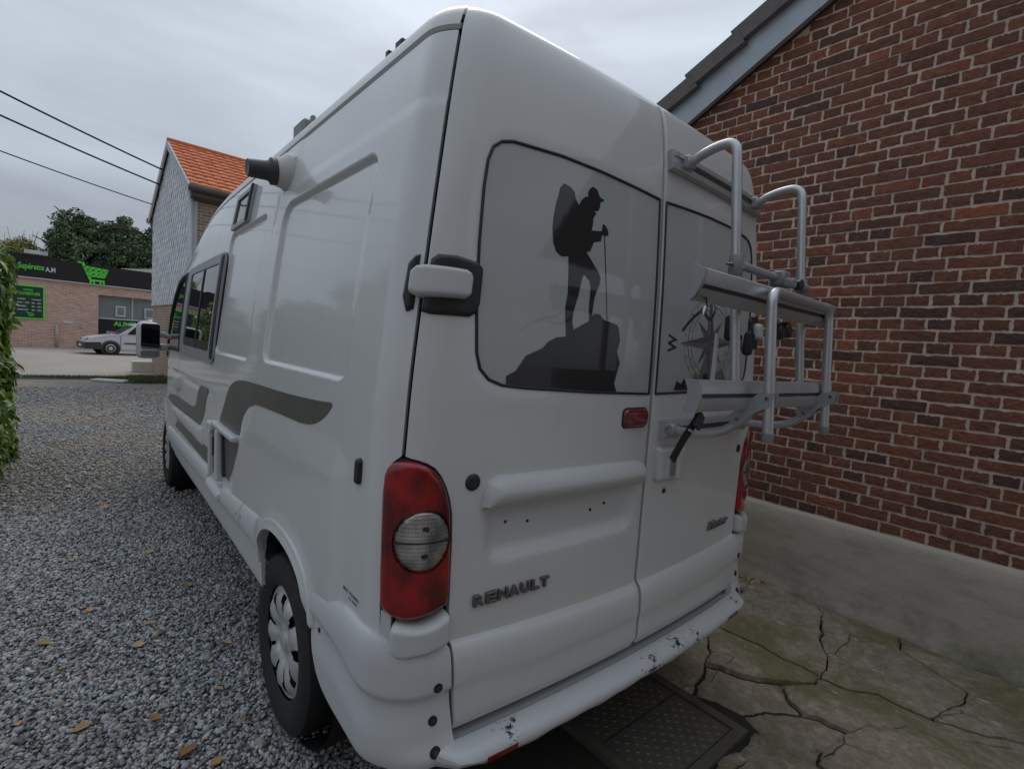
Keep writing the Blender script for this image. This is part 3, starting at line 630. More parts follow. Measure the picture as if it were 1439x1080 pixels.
def patch(outline, res, holes=(), disp=None, rim=.02, mirror=False, edge=None, rings=(), fine=()):
    """panel cut out of the van surface along an outline in (s, t), with a folded rim"""
    edge = edge or res*.8; loops = [ccw(dense(outline, edge))]+[ccw(dense(h, edge)) for h in holes]
    pts = []; edges = []; marks = []
    for L in loops:
        k = len(pts); pts += L; edges += [(k+i, k+(i+1) % len(L)) for i in range(len(L))]; marks.append((k, len(L)))
    O = np.array(loops[0]); gx, gy = np.meshgrid(np.arange(O[:, 0].min(), O[:, 0].max(), res)+res*.37, np.arange(O[:, 1].min(), O[:, 1].max(), res)+res*.41); gx = gx.ravel(); gy = gy.ravel()
    ok = inside(loops[0], gx, gy)
    for h in loops[1:]: ok &= ~inside(h, gx, gy)
    gx = gx[ok]; gy = gy[ok]; ok = np.ones(len(gx), bool)
    for L in loops: ok &= dist_poly(L, gx, gy) > res*.55
    gx = gx[ok]; gy = gy[ok]
    if rings:                                                      # extra rows of points that follow the outline, for a clean rolled edge
        L = np.array(loops[0]); tg = np.roll(L, -1, 0)-np.roll(L, 1, 0); tg /= np.linalg.norm(tg, axis=1, keepdims=True)+1e-12; nr = np.stack([-tg[:, 1], tg[:, 0]], 1)
        k = dist_poly(loops[0], gx, gy) > max(rings)+res*.3; gx = gx[k]; gy = gy[k]
        for r_ in rings:
            q = L+nr*r_; q = q[inside(loops[0], q[:, 0], q[:, 1]) & (dist_poly(loops[0], q[:, 0], q[:, 1]) > r_*.93)]; gx = np.concatenate([gx, q[:, 0]]); gy = np.concatenate([gy, q[:, 1]])
    for poly, offs, closed in fine:                                # rows of points along a crease inside the panel
        L = np.array(dense(poly, res*.7, closed)); tg = np.roll(L, -1, 0)-np.roll(L, 1, 0); tg /= np.linalg.norm(tg, axis=1, keepdims=True)+1e-12; nr = np.stack([-tg[:, 1], tg[:, 0]], 1)
        k = dist_poly(poly, gx, gy, closed) > max(abs(o_) for o_ in offs)+res*.35; gx = gx[k]; gy = gy[k]
        for r_ in offs:
            q = L+nr*r_; ok = inside(loops[0], q[:, 0], q[:, 1]) & (dist_poly(poly, q[:, 0], q[:, 1], closed) > abs(r_)*.9)
            for lp in loops: ok &= dist_poly(lp, q[:, 0], q[:, 1]) > res*.4
            for h in loops[1:]: ok &= ~inside(h, q[:, 0], q[:, 1])
            q = q[ok]; gx = np.concatenate([gx, q[:, 0]]); gy = np.concatenate([gy, q[:, 1]])
    allp = [Vector(q) for q in pts]+[Vector((a, b)) for a, b in zip(gx, gy)]
    cv, _, cf, *_ = delaunay_2d_cdt(allp, edges, [], 0, 1e-7)
    C = np.array([(v.x, v.y) for v in cv]); T = np.array([f[:3] for f in cf if len(f) == 3])
    cen = C[T].mean(1); keep = inside(loops[0], cen[:, 0], cen[:, 1])
    for h in loops[1:]: keep &= ~inside(h, cen[:, 0], cen[:, 1])
    T = T[keep]; s, t = C[:, 0], C[:, 1]; d = disp(s, t) if disp is not None else np.zeros(len(s))
    if np.isscalar(d): d = np.full(len(s), d)
    V = surf(s, t, d); F = [tuple(q) for q in T]
    if rim:
        cnt = {}
        for q in F:
            for i in range(3): e = (q[i], q[(i+1) % 3]); cnt[tuple(sorted(e))] = cnt.get(tuple(sorted(e)), 0)+1
        be = [e for e, c in cnt.items() if c == 1]; bv = sorted({i for e in be for i in e}); idx = {v: len(V)+k for k, v in enumerate(bv)}
        bv = np.array(bv); rd = (d[bv]-rim) if not callable(rim) else rim(s[bv], t[bv]); V = np.vstack([V, surf(s[bv], t[bv], rd)])
        F += [(a, b, idx[b], idx[a]) for a, b in be]
    if mirror: V = V*np.array([-1, 1, 1])
    return V, F
def dome(poly, h, w):
    """raised pad with rounded edges"""
    L = dense(poly, .01)
    def f(s, t): q = np.clip(dist_poly(L, s, t)/w, 0, 1); return h*np.sqrt(np.maximum(0, 1-(1-q)**2))
    return f
def RG(w): return (.06*w, .18*w, .4*w, .7*w, w)
def flat(h): return lambda s, t: np.full(np.shape(s), h)

van = thing('camper_van', 'large white high-roof camper van parked beside the brick wall', 'van', (0, 2.7, 0))
SE = .962
# --- features of the side sheet
RA = smooth_poly([(1.137, .50), (1.134, .62), (1.105, .705), (1.04, .772), (.94, .812), (.825, .824), (.700, .814), (.61, .788), (.545, .745), (.50, .66), (.47, .50)], 4, False)        # rear wheel opening (y, t)
FA = [(4.735-.42*math.cos(a), .40+.42*math.sin(a)) for a in np.linspace(0.1, math.pi-.1, 15)]
PAN1 = smooth_poly(rrect(.322, 1.268, 1.445, 2.130, [.07, .05, .09, .07], 4), 1); PAN2 = rrect(1.53, 2.345, 1.428, 2.140, [.05, .05, .07, .07], 4)
LOW = [(1.80, .64), (1.773, .805), (1.653, .95), (1.599, 1.07), (1.527, 1.17), (1.45, 1.215), (1.383, 1.232), (1.233, 1.245), (.621, 1.262), (.30, 1.262), (.26, 1.20), (.26, .64)]
WIN = rrect(2.36, 3.76, 1.375, 2.02, .05, 4); FWIN = [(3.80, 1.375), (4.86, 1.36), (4.80, 1.45), (4.62, 1.66), (4.42, 1.86), (4.26, 1.95), (4.12, 1.985), (3.84, 2.0)]
def side_disp(s, t, detail=True):
    y = np.abs(s)-SY+fyr(t); d = np.zeros(np.shape(s))
    for P_, dep, w in ((PAN1, .013, .011), (PAN2, .011, .011)):
        L = dense(P_, .02); q = dist_poly(L, y, t); i = inside(L, y, t); fd = sstep(min(a for a, _ in P_)-.005, min(a for a, _ in P_)+.045, y)
        d -= fd*np.where(i, dep*sstep(0, w, q), 0); d -= fd* np.where(i, .006*np.exp(-((q-.013)/.006)**2), 0)*sstep(1.5, 1.75, t)
    L = dense(LOW, .03); q = dist_poly(L, y, t); i = inside(L, y, t); d += np.where(i, .016*sstep(0, .085, q), 0)
    q = dist_poly(dense(RA, .03, False), y, t, False); d += .020*np.exp(-(q/.045)**2)*(t < .95)
    q = dist_poly(dense(FA, .03, False), y, t, False); d += .018*np.exp(-(q/.05)**2)*(t < .95)
    d -= .006*sstep(2.2, 2.5, y)*np.exp(-((t-1.175-.0*y)/.018)**2)*(y < 4.6)
    d += .010*sstep(1.05, .86, t)*sstep(1.9, 2.6, y)
    for yy, a, b in ((3.80, .66, 2.15), (1.386, 2.02, 2.40)):
        d -= .006*np.exp(-((y-yy)/.006)**2)*(t > a)*(t < b)
    d -= .004*sstep(2.195, 2.205, t)*sstep(1.25, 1.15, y)
    return d
SIDE = [(SE, 1.285), (SE, 2.40)]+side([(2.5, 2.40), (4.0, 2.40), (5.3, 2.40), (5.3, .66), (5.15, .62)])+side([q for q in FA[::-1] if q[1] > .6])+side([(4.30, .60), (1.14, .60)])+side([q for q in RA if q[1] > .6])+side([(.45, .755), (.19, .785)])+[(.994, .795), (.998, .86), (1.006, 1.19), (1.000, 1.24), (.982, 1.268)]
SIDE = [q for i, q in enumerate(SIDE) if q != SIDE[i-1]]
sd = lambda s, t: side_disp(s, t)
OFF = (-.022, -.014, -.008, -.004, .0, .004, .008, .014, .022)
FINE = [(side(dense(PAN1, .03)), OFF, True), (side(dense(PAN2, .03)), OFF, True), (side(dense(LOW[1:10], .04, False)), (-.09, -.07, -.05, -.03, -.015, 0, .012), False), (side(dense([(3.80, .70), (3.80, 2.1)], .04, False)), (-.012, -.006, 0, .006, .012), False), (side(dense([(1.386, 2.06), (1.386, 2.37)], .03, False)), (-.012, -.006, 0, .006, .012), False)]
for mir in (False, True):
    o = obj('side_panel', patch(SIDE, .018, [side(WIN), side(FWIN)], sd, .022, mir, None, (), FINE), 'white_paint', van, 40)
# --- roof with its folded edge
def roof_grid():
    ss = np.concatenate([np.linspace(0, SA, 16), np.linspace(SA, SE-.012, 6)[1:], [SE-.008, SE-.003], np.linspace(SE, SB, 8), np.linspace(SB, SY+5.5, 70)[1:]]); ss = np.concatenate([-ss[:0:-1], ss])
    V = []; nt = 22
    for s in ss:
        t0 = 2.405+(2.520-2.405)*float(sstep(SE-.003, SE-.008, abs(s))); tt = t0+(3.25-t0)*np.linspace(0, 1, nt)**1.6
        V.append(surf(np.full(nt, s), tt, np.where(tt-t0 < .004, -.006, .003)))
    V = np.array(V); n = len(ss); F = [(i*nt+j, (i+1)*nt+j, (i+1)*nt+j+1, i*nt+j+1) for i in range(n-1) for j in range(nt-1)]
    return V.reshape(-1, 3), F
roof = obj('roof', roof_grid(), 'roof_white', van, 50)
def shell_grid():
    ss = np.concatenate([np.linspace(0, SA, 12), np.linspace(SA, SB, 8)[1:], np.linspace(SB, SY+5.45, 50)[1:]]); ss = np.concatenate([-ss[:0:-1], ss]); tt = np.linspace(.86, 2.46, 26)
    V = surf(ss[:, None]+0*tt[None], tt[None]+0*ss[:, None], np.full((len(ss), len(tt)), -.028)); n, k = len(ss), len(tt)
    return V.reshape(-1, 3), [(i*k+j, (i+1)*k+j, (i+1)*k+j+1, i*k+j+1) for i in range(n-1) for j in range(k-1)]
obj('inner_shell', shell_grid(), 'dark_inner', van, True)
obj('underbody', join(box(-.86, .86, .12, 5.3, .42, .87), box(-.60, .60, .04, 5.2, .30, .42), box(-.75, .75, 1.5, 4.2, .26, .42)), 'dark_inner', van)
# --- nose
def nose():
    sl = PS(np.full(20, SY+5.28), np.linspace(.40, 2.40, 20)); V = []; n = 15
    for k in range(n):
        u = -1+2*k/(n-1); q = sl.copy(); q[:, 0] *= -u; q[:, 1] += .30*(1-abs(u)**2.5)*sstep(1.6, .8, q[:, 2])+.05*(1-u*u); V.append(q)
    V = np.array(V).reshape(-1, 3); return V, [(i*20+j, (i+1)*20+j, (i+1)*20+j+1, i*20+j+1) for i in range(n-1) for j in range(19)]
obj('bonnet', nose(), 'white_paint', van, 60)
def wscreen():
    V = []; n = 9; tt = np.linspace(1.42, 2.30, 10); ss = np.linspace(SY+5.24, SY+4.75, 10); sl = PS(ss, tt)
    for k in range(n): u = -.93+1.86*k/(n-1); q = sl.copy(); q[:, 0] *= -u; q[:, 1] += .06+.05*(1-u*u); q[:, 2] += .02; V.append(q)
    return np.array(V).reshape(-1, 3), [(i*10+j, (i+1)*10+j, (i+1)*10+j+1, i*10+j+1) for i in range(n-1) for j in range(9)]
obj('windscreen', wscreen(), 'dark_glass', van, True)
# --- rear doors
DOOR = [(.008, 2.512), (.5, 2.512), (.80, 2.512), (.90, 2.512), (.952, 2.50), (.952, 1.285), (.94, 1.281), (.918, 1.276), (.896, 1.268), (.875, 1.255), (.855, 1.232), (.838, 1.202), (.824, 1.165), (.815, 1.125), (.811, 1.06), (.808, .86), (.803, .76)]
DOOR = DOOR+[(.800, .70), (.795, .515), (.008, .515)]
WB = [(-.020, 2.140), (-.020, 1.4475)]; zt = lambda x: 2.1515-.045*abs(x+.40)**2
RW = rear([(-.020, 1.449), (-.35, 1.456), (-.60, 1.467), (-.68, 1.474), (-.725, 1.489), (-.755, 1.518), (-.768, 1.56), (-.776, 1.70), (-.776, 1.85), (-.767, 2.0), (-.757, 2.07), (-.742, 2.108), (-.715, 2.130), (-.675, 2.141), (-.50, 2.151), (-.33, 2.150), (-.15, 2.143), (-.020, 2.136)])
GAS = [(s, t) for s, t in RW]
PLATE = rear([(-.715, 1.16), (-.045, 1.16), (-.045, 1.0), (-.075, .965), (-.12, .955), (-.64, .955), (-.69, .97), (-.712, 1.01)])
def door_disp(s, t, plate=True):
    a = np.abs(s); d = np.zeros(np.shape(s))
    tc = .766-.02*(1-np.clip(a/.8, 0, 1)**2)                       # moulded lower panel with a rolled shoulder
    k = np.clip((tc-t)/.075, 0, 1); d += np.where(t < tc, .004+.026*np.sqrt(1-(1-k)**2), 0); d -= np.where(t < tc-.12, .004, 0)*sstep(tc-.115, tc-.125, t)
    d -= .012*sstep(.55, .515, t)
    L = dense(PLATE, .02)
    if plate: q = dist_poly(L, s, t); d -= np.where(inside(L, s, t), .022*sstep(0, .045, q), 0)
    q = dist_poly(dense(GAS, .02), a, t); d -= .004*np.exp(-(q/.012)**2)*(t > 1.3)
    e_ = np.clip((a-.008)/.008, 0, 1); d -= .004*(1-np.sqrt(1-(1-e_)**2))
    d += .0012*np.sin(t*9+1)*np.sin(a*7)*(t > .8)*(t < 1.4)        # slight oil-canning of old sheet metal
    return d
DOORS = []
CRE = [(float(a), .766-.02*(1-min(float(a)/.8, 1)**2)) for a in np.linspace(.012, .798, 40)]
for mir in (False, True):
    FD = [(CRE, (-.078, -.06, -.04, -.025, -.014, -.007, -.003, -.0005, .0012, .004), False)]
    dr = obj('rear_door', patch(DOOR, .0165, [RW], (lambda s, t: door_disp(s, t, not mir)), .020, mir, .010, (.003, .007), FD), 'white_paint', van, 42); DOORS.append(dr)
    g = patch([(s*1., t) for s, t in RW], .03, (), flat(-.004), .004, mir, .012); gl = obj('window', g, 'film_glass', dr, 30)
    ring = tube([tuple(q) for q in surf(np.array([a for a, _ in dense(RW, .012)]), np.array([b for _, b in dense(RW, .012)]), np.full(len(dense(RW, .012)), -.0025))], .0045, 6, True)
    obj('window_seal', (np.array([list(v) for v in ring[0]])*np.array([-1 if mir else 1, 1, 1]), ring[1]), 'black_rubber', dr, True)
    # upper hinge: black pad, white cover
    HB = [(.952, 1.655), (.945, 1.79), (.93, 1.803), (.885, 1.805), (.82, 1.797), (.80, 1.783), (.797, 1.69), (.805, 1.664), (.825, 1.652), (.93, 1.650)]
    HB = [(s, t) for s, t in HB]
    obj('hinge_pad', patch(HB, .015, (), dome(HB, .010, .012), .010, mir, .008, RG(.012)), 'black_plastic', dr, 40)
    HC = [(.985, 1.70), (.985, 1.752), (.972, 1.768), (.95, 1.772), (.86, 1.771), (.845, 1.764), (.838, 1.75), (.838, 1.708), (.848, 1.696), (.90, 1.694), (.965, 1.690)]
    obj('hinge_cover', patch(HC, .010, (), (lambda s, t: .008+dome(HC, .026, .012)(s, t)), .012, mir, .007, RG(.012)), 'white_plastic', dr, 40)
    HS = [(.990, 1.652), (.972, 1.66), (.972, 1.80), (.985, 1.795), (1.000, 1.775), (1.004, 1.69)]
    obj('hinge_strap', patch(HS, .010, (), dome(HS, .012, .012), .012, mir, .007, RG(.012)), 'black_plastic', van, 40)
    HL = [(.962, 1.712), (.962, 1.752), (.982, 1.752), (.983, 1.712)]
    # tail light
    TLo = smooth_poly([(1.001, 1.20), (.996, 1.246), (.975, 1.269), (.93, 1.272), (.886, 1.254), (.848, 1.210), (.826, 1.14), (.820, 1.06), (.816, .95), (.818, .888), (.835, .873), (.88, .860), (.93, .854), (.965, .864), (.988, .885), (.996, .92), (.999, 1.05)], 3)
    CIR = [(.8955+.0715*math.cos(a), 1.066+.084*math.sin(a)) for a in np.linspace(0, 2*math.pi, 40)[:-1]]
    tl = obj('tail_light', patch(TLo, .012, [CIR], (lambda s, t: .002+dome(TLo, .016, .022)(s, t)), .03, mir, .008, RG(.022)), 'lens_red', van, 50)
    big = [(.907+(s-.907)*1.06, 1.058+(t-1.058)*1.026) for s, t in TLo]
    obj('light_seal', patch(big, .03, (), flat(-.004), .02, mir, .012), 'black_rubber', tl, 30)
    obj('clear_lens', patch(CIR, .010, (), (lambda s, t: .008+dome(CIR, .014, .07)(s, t)), .03, mir, .009), 'lens_clear', tl, 60)
    for dz in (.035, -.035):
        BC = [(.893+.008*math.cos(a), 1.066+dz+.008*math.sin(a)) for a in np.linspace(0, 2*math.pi, 14)[:-1]]
        obj('bulb', patch(BC, .01, (), flat(.0215), .004, mir, .006), 'bulb_dark', tl)
    BAR = rrect(.828, .964, 1.0635, 1.0675, .0015, 2)
    obj('lens_divider', patch(BAR, .01, (), (lambda s, t: .0225+0*s), .012, mir, .01), 'bulb_dark', tl)
    # lower hinge cover under the light
    LH = smooth_poly([(.958, .775), (.963, .81), (.960, .838), (.945, .846), (.90, .838), (.86, .845), (.828, .858), (.815, .850), (.812, .81), (.816, .780), (.85, .767), (.90, .760), (.94, .758)], 4)
    obj('lower_hinge_cover', patch(LH, .010, (), (lambda s, t: .004+dome(LH, .030, .014)(s, t)), .03, mir, .006, RG(.014)), 'white_plastic', van, 40)
    LP = [(.965, .79), (.965, .868), (.992, .872), (.994, .800)]
    obj('light_mount_plate', patch(LP, .010, (), flat(.003), .02, mir, .01), 'white_plastic', van, 40)
    LB = rrect(.955, .985, .768, .792, .004, 2)
    obj('lower_hinge_pin', patch(LB, .010, (), flat(.014), .014, mir, .01), 'white_plastic', van, 40)
LD, RD = DOORS
def pad(name, pts, h, w, mat, parent, res=.01, base=.0, rim=.012, conv=rear, sm=40):
    q = conv(pts) if conv else pts; return obj(name, patch(q, res, (), (lambda s, t: base+dome(q, h, w)(s, t)), rim, False, min(res, .8*w), RG(w) if w < .06 else ()), mat, parent, sm)
# --- left door fittings
barp = [(-.727, 1.128), (-.722, 1.175), (-.709, 1.205), (-.680, 1.219), (-.076, 1.213), (-.045, 1.207), (-.031, 1.190), (-.026, 1.150), (-.034, 1.128)]
pad('plate_light_bar', barp, .046, .055, 'white_plastic', LD, .012, .002, .03)
circ = lambda x, t, r, n=18: [(x+r*math.cos(a), t+r*math.sin(a)) for a in np.linspace(0, 2*math.pi, n+1)[:-1]]
pad('rubber_plug', circ(-.757, 1.207, .024), .008, .01, 'black_rubber', LD, .006)
for x, t in ((-.623, 1.070), (-.539, 1.060), (-.264, 1.055), (-.196, 1.068)): pad('screw_hole', circ(x, t, .0055, 8), .001, .004, 'black_rubber', LD, .004, -.0205, .003)
mk = rrect(-.162, -.030, 1.334, 1.397, .018, 4); pad('marker_light', mk, .014, .012, 'lens_marker', LD, .008, .002, .016)
pad('marker_bezel', rrect(-.167, -.025, 1.329, 1.402, .02, 4), .004, .006, 'black_rubber', LD, .01, .0, .006)
HIKER=[(-0.486,2.075),(-0.461,2.070),(-0.444,2.060),(-0.438,2.040),(-0.424,2.025),(-0.416,2.040),(-0.400,2.055),(-0.385,2.060),(-0.388,2.070),(-0.380,2.085),(-0.365,2.095),(-0.347,2.090),(-0.333,2.070),(-0.311,2.065),(-0.319,2.060),(-0.330,2.055),(-0.331,2.040),(-0.339,2.025),(-0.358,2.021),(-0.347,2.017),(-0.351,2.010),(-0.359,2.000),(-0.360,1.980),(-0.365,1.960),(-0.327,1.965),(-0.316,1.970),(-0.319,1.975),(-0.315,1.990),(-0.308,1.990),(-0.300,1.985),(-0.290,1.975),(-0.287,1.960),(-0.298,1.955),(-0.317,1.955),(-0.321,1.935),(-0.355,1.925),(-0.360,1.910),(-0.368,1.895),(-0.384,1.890),(-0.362,1.870),(-0.329,1.840),(-0.315,1.820),(-0.318,1.800),(-0.328,1.780),(-0.338,1.755),(-0.344,1.705),(-0.336,1.66),(-0.356,1.655),(-0.357,1.690),(-0.361,1.720),(-0.359,1.765),(-0.358,1.785),(-0.365,1.805),(-0.387,1.820),(-0.395,1.815),(-0.404,1.780),(-0.409,1.755),(-0.427,1.700),(-0.429,1.670),(-0.419,1.645),(-0.420,1.615),(-0.451,1.615),(-0.462,1.710),(-0.455,1.755),(-0.456,1.820),(-0.460,1.865),(-0.487,1.860),(-0.509,1.870),(-0.522,1.895),(-0.527,1.935),(-0.525,1.965),(-0.518,2.005),(-0.507,2.040),(-0.502,2.060)]
ROCK=[(-0.666,1.4745),(-0.668,1.500),(-0.636,1.515),(-0.602,1.560),(-0.542,1.585),(-0.522,1.605),(-0.490,1.620),(-0.454,1.625),(-0.423,1.625),(-0.418,1.650),(-0.398,1.660),(-0.355,1.680),(-0.335,1.705),(-0.308,1.705),(-0.289,1.690),(-0.224,1.680),(-0.213,1.670),(-0.202,1.630),(-0.214,1.590),(-0.196,1.555),(-0.217,1.485),(-0.201,1.4545)]
LWIN = [c for c in LD.children if c.name.startswith('window')][0]; LWIN = [c for c in LD.children if c.name == 'window' or c.name.startswith('window.')][0]
def decal(name, pts, parent, mat='vinyl_dark', h=-.0032, res=.03, conv=rear): return obj(name, patch(conv(pts) if conv else pts, res, (), flat(h), 0, False, res), mat, parent)
o = decal('hiker_decal', HIKER, LD); o['label'] = 'dark vinyl silhouette of a hiker with backpack and cap'
o = decal('rock_decal', ROCK, LD, h=-.0027); o['label'] = 'dark vinyl silhouette of a rock under the hiker'
decal('walking_pole_decal', [(-.3085, 1.957), (-.3035, 1.957), (-.2715, 1.69), (-.2740, 1.69)], LD)
# --- compass rose decal on the right window
CX, CZ, CR = .393, 1.655, .235
def cpt(r, a): return (CX+r*math.sin(a), CZ+r*.86*math.cos(a))
tilt = R(-4)
def ringp(r0, r1, a0, a1, n=40): return [cpt(r0, a0+(a1-a0)*k/n) for k in range(n+1)]+[cpt(r1, a1-(a1-a0)*k/n) for k in range(n+1)]
for k in range(8):
    a = tilt+k*math.pi/4; L = CR*(1.0 if k % 2 == 0 else .62); b = .052 if k % 2 == 0 else .04
    for sgn, mt in ((1, 'vinyl_mid'), (-1, 'vinyl_grey')):
        decal('compass_point', [cpt(.0, 0), cpt(L, a), cpt(b, a+sgn*math.pi/8*1.5)], RD, mt, -.0030+.0002*(k % 2 == 0), .05)
for r0, r1 in ((.175, .178), (.150, .152), (.205, .2065)):
    for a0 in (0, math.pi): decal('compass_ring', ringp(r0, r1, a0+.004, a0+math.pi-.004), RD, 'vinyl_dark', -.0034, .02)
for k in range(48):
    a = k*math.pi/24; decal('compass_tick', [cpt(.190, a-.012), cpt(.198, a-.012), cpt(.198, a+.012), cpt(.190, a+.012)], RD, 'vinyl_dark', -.0034, .05) if k % 2 else decal('compass_tick', [cpt(.158, a-.006), cpt(.172, a-.006), cpt(.172, a+.006), cpt(.158, a+.006)], RD, 'vinyl_dark', -.0034, .05)
def letter(name, ch, size, cx, cz, rot, parent, mat, d, shear=0., bold=0., ext=0., w=None, h=None):
    V, F = text_mesh(ch, 1., .12 if ext else 0., bold, shear, .045 if ext else 0.); x0, x1, y0, y1 = bounds(V); out = []
    w = w or size*(x1-x0); h = h or size*.7*(y1-y0)/.7; zz = []
    for v in V:
        a = ((v[0]-x0)/(x1-x0)-.5)*w; b = ((v[1]-y0)/(y1-y0)-.5)*h; out.append((cx+a*math.cos(rot)-b*math.sin(rot), cz+a*math.sin(rot)+b*math.cos(rot))); zz.append(d+(v[2]*.035 if ext else 0.))
    st = [(xs(a, b), b) for a, b in out]; return obj(name, (surf(np.array([q[0] for q in st]), np.array([q[1] for q in st]), np.array(zz)), F), mat, parent, None, bool(ext))
for ch, a in (('N', 0), ('E', 90), ('S', 180), ('W', 270)):
    x, z = cpt(.285, R(a)+tilt); letter('compass_letter', ch, .09, x, z, -R(a), RD, 'vinyl_dark', -.003, 0, .02, 0, .068, .062)
decal('mountain_decal', [(.24, 1.465), (.29, 1.53), (.315, 1.51), (.362, 1.605), (.40, 1.53), (.43, 1.50), (.455, 1.525), (.517, 1.555), (.60, 1.465)], RD, 'vinyl_grey', -.0025)
decal('ridge_decal', [(.14, 1.462), (.155, 1.498), (.185, 1.485), (.21, 1.51), (.235, 1.472), (.30, 1.4625)], RD, 'vinyl_dark', -.0023)
# --- lettering: RENAULT and Master
xl = -.734
for ch in 'RENAULT':
    w = .0385 if ch not in 'LT' else .035
    letter('badge_letter', ch, .04, xl+w/2, .868+.004*math.sin(xl), 0, LD, 'chrome', .005, 0, .0, .005, w*.94, .033); xl += w+.0025
letter('model_badge', 'Master', .04, .612, .862, 0, RD, 'chrome', .004, .25, .012, .004, .20, .038)
# --- right door handle and lock
hd = rrect(.050, .205, 1.118, 1.252, .018, 4); pad('door_handle', hd, .022, .02, 'white_plastic', RD, .008, .002, .02)
pad('handle_recess', rrect(.118, .168, 1.135, 1.236, .016, 4), .001, .01, 'grey_cast', RD, .01, .0245, .003)
pad('handle_grip', [(-x if False else x, t) for x, t in rrect(.158, .206, 1.120, 1.246, .012, 4)], .014, .014, 'white_plastic', RD, .008, .024, .012)
pad('door_lock', circ(.130, 1.075, .011, 12), .004, .005, 'alu_dark', RD, .005)
pad('rubber_plug', circ(.767, 1.185, .020), .006, .008, 'black_rubber', RD, .006)
# --- left side fittings
o = obj('vinyl_stripe', patch(side(smooth_poly([(2.10, 1.035), (2.06, 1.09), (1.983, 1.16), (1.917, 1.235), (1.84, 1.285), (1.72, 1.318), (1.55, 1.334), (1.371, 1.340), (.879, 1.350), (.537, 1.365), (.425, 1.372), (.43, 1.352), (.495, 1.310), (.579, 1.282), (.687, 1.268), (.855, 1.264), (1.269, 1.252), (1.36, 1.240), (1.45, 1.216), (1.527, 1.17), (1.575, 1.115), (1.605, 1.06), (1.80, 1.046), (2.0, 1.04)], 3)), .025, (), (lambda s, t: side_disp(s, t)+.0016), .0, False, .015), 'vinyl_taupe', van, 40)
o['label'] = 'dark taupe vinyl stripe curving over the rear side panel'
o = obj('vinyl_stripe', patch(side([(1.62, 1.050), (2.02, 1.022), (2.05, .79), (1.83, .775), (1.73, .865), (1.635, .985)]), .025, (), (lambda s, t: side_disp(s, t)+.0016), .0, False, .02), 'vinyl_taupe', van, 40)
o = obj('vinyl_stripe', patch(side(smooth_poly([(4.36, .905), (4.32, .945), (4.143, .972), (3.849, .992), (3.20, 1.006), (3.02, 1.015), (2.93, 1.04), (2.87, 1.09), (2.80, 1.182), (2.62, 1.192), (2.51, 1.195), (2.48, 1.175), (2.53, 1.105), (2.58, 1.02), (2.66, .955), (2.751, .932), (3.3, .915), (3.9, .90)], 3)), .03, (), (lambda s, t: side_disp(s, t)+.0016), .0, False, .02), 'vinyl_taupe', van, 40)
o = obj('vinyl_stripe', patch(side([(3.74, .808), (2.64, .835), (2.28, .845), (2.25, .745), (3.9, .735)]), .03, (), (lambda s, t: side_disp(s, t)+.0016), .0, False, .02), 'vinyl_taupe', van, 40)
dp = side([(2.55, .826), (3.78, .812), (4.20, .868), (4.20, .882), (2.71, .930), (2.55, .942)]); obj('side_moulding', patch(dp, .02, (), (lambda s, t: side_disp(s, t)+.002+dome(dp, .014, .02)(s, t)), .012, False, .015), 'white_plastic', van, 40)
pad('fuel_slot', rrect(.168, .196, 1.180, 1.252, .012, 4), .010, .008, 'black_plastic', van, .008, .004, .02, side)
# service hatch frame, its door ajar, and the entry step
for a in ((2.17, 2.30, .985, 1.032), (1.62, 2.17, 1.020, 1.050), (2.205, 2.245, .735, .985), (1.985, 2.045, .735, 1.020)):
    q = rrect(*a, .008, 2); pad('hatch_frame', q, .022, .008, 'white_plastic', van, .015, .012, .03, side)
pad('hatch_gap', [(2.05, .75), (2.20, .75), (2.20, .98), (2.05, .99)], .001, .01, 'vinyl_taupe', van, .03, .012, .01, side)
pad('hatch_latch', [(2.17, .84), (2.20, .84), (2.20, .95), (2.18, .95)], .006, .006, 'black_plastic', van, .02, .014, .01, side)
pad('hatch_shadow_strip', [(1.915, .775), (1.945, .775), (1.975, 1.02), (1.955, 1.025)], .004, .01, 'alu_dark', van, .03, .012, .01, side)
# rounded side mouldings with joints, sill below
def mould(y0, y1, t0a, t1a, t0b, t1b, name='side_moulding', h=.034):
    q = side([(y0, t0a), (y1, t0b), (y1, t1b), (y0, t1a)]); L = dense([(a, b) for a, b in q], .02)
    def f(s, t):
        y = np.abs(s)-SY; k = np.clip((y-y0)/(y1-y0), 0, 1); a = t0a+(t0b-t0a)*k; b = t1a+(t1b-t1a)*k; v = np.clip((t-a)/(b-a), 0, 1)
        e = np.clip(np.minimum(y-y0, y1-y)/.02, 0, 1)
        return .004+h*np.sqrt(np.maximum(0, 1-(2*v-1)**2)**.8)*np.sqrt(1-(1-e)**2)
    for mir in (False, True): o = obj(name, patch(q, .012, (), f, .02, mir, .010, (.002, .006, .012, .02)), 'white_plastic', van, 40)
mould(2.275, 4.30, .620, .735, .530, .672); mould(1.432, 1.885, .640, .775, .625, .735); mould(1.148, 1.424, .640, .800, .640, .775)
pad('entry_step', [(1.895, .640), (2.262, .628), (2.262, .705), (1.895, .70)], .045, .03, 'white_plastic', van, .015, .004, .03, side)
for y, t in ((2.31, .672), (1.475, .712), (1.385, .722), (4.25, .63)): pad('screw', circ(y, t, .009, 10), .002, .004, 'alu_dark', van, .006, .036, .004, side)
SILL = side([(4.30, .600), (4.26, .50), (4.18, .43), (3.8, .425), (2.4, .445), (1.5, .455), (1.18, .455), (1.125, .50), (1.130, .655), (1.45, .665), (2.4, .640)])
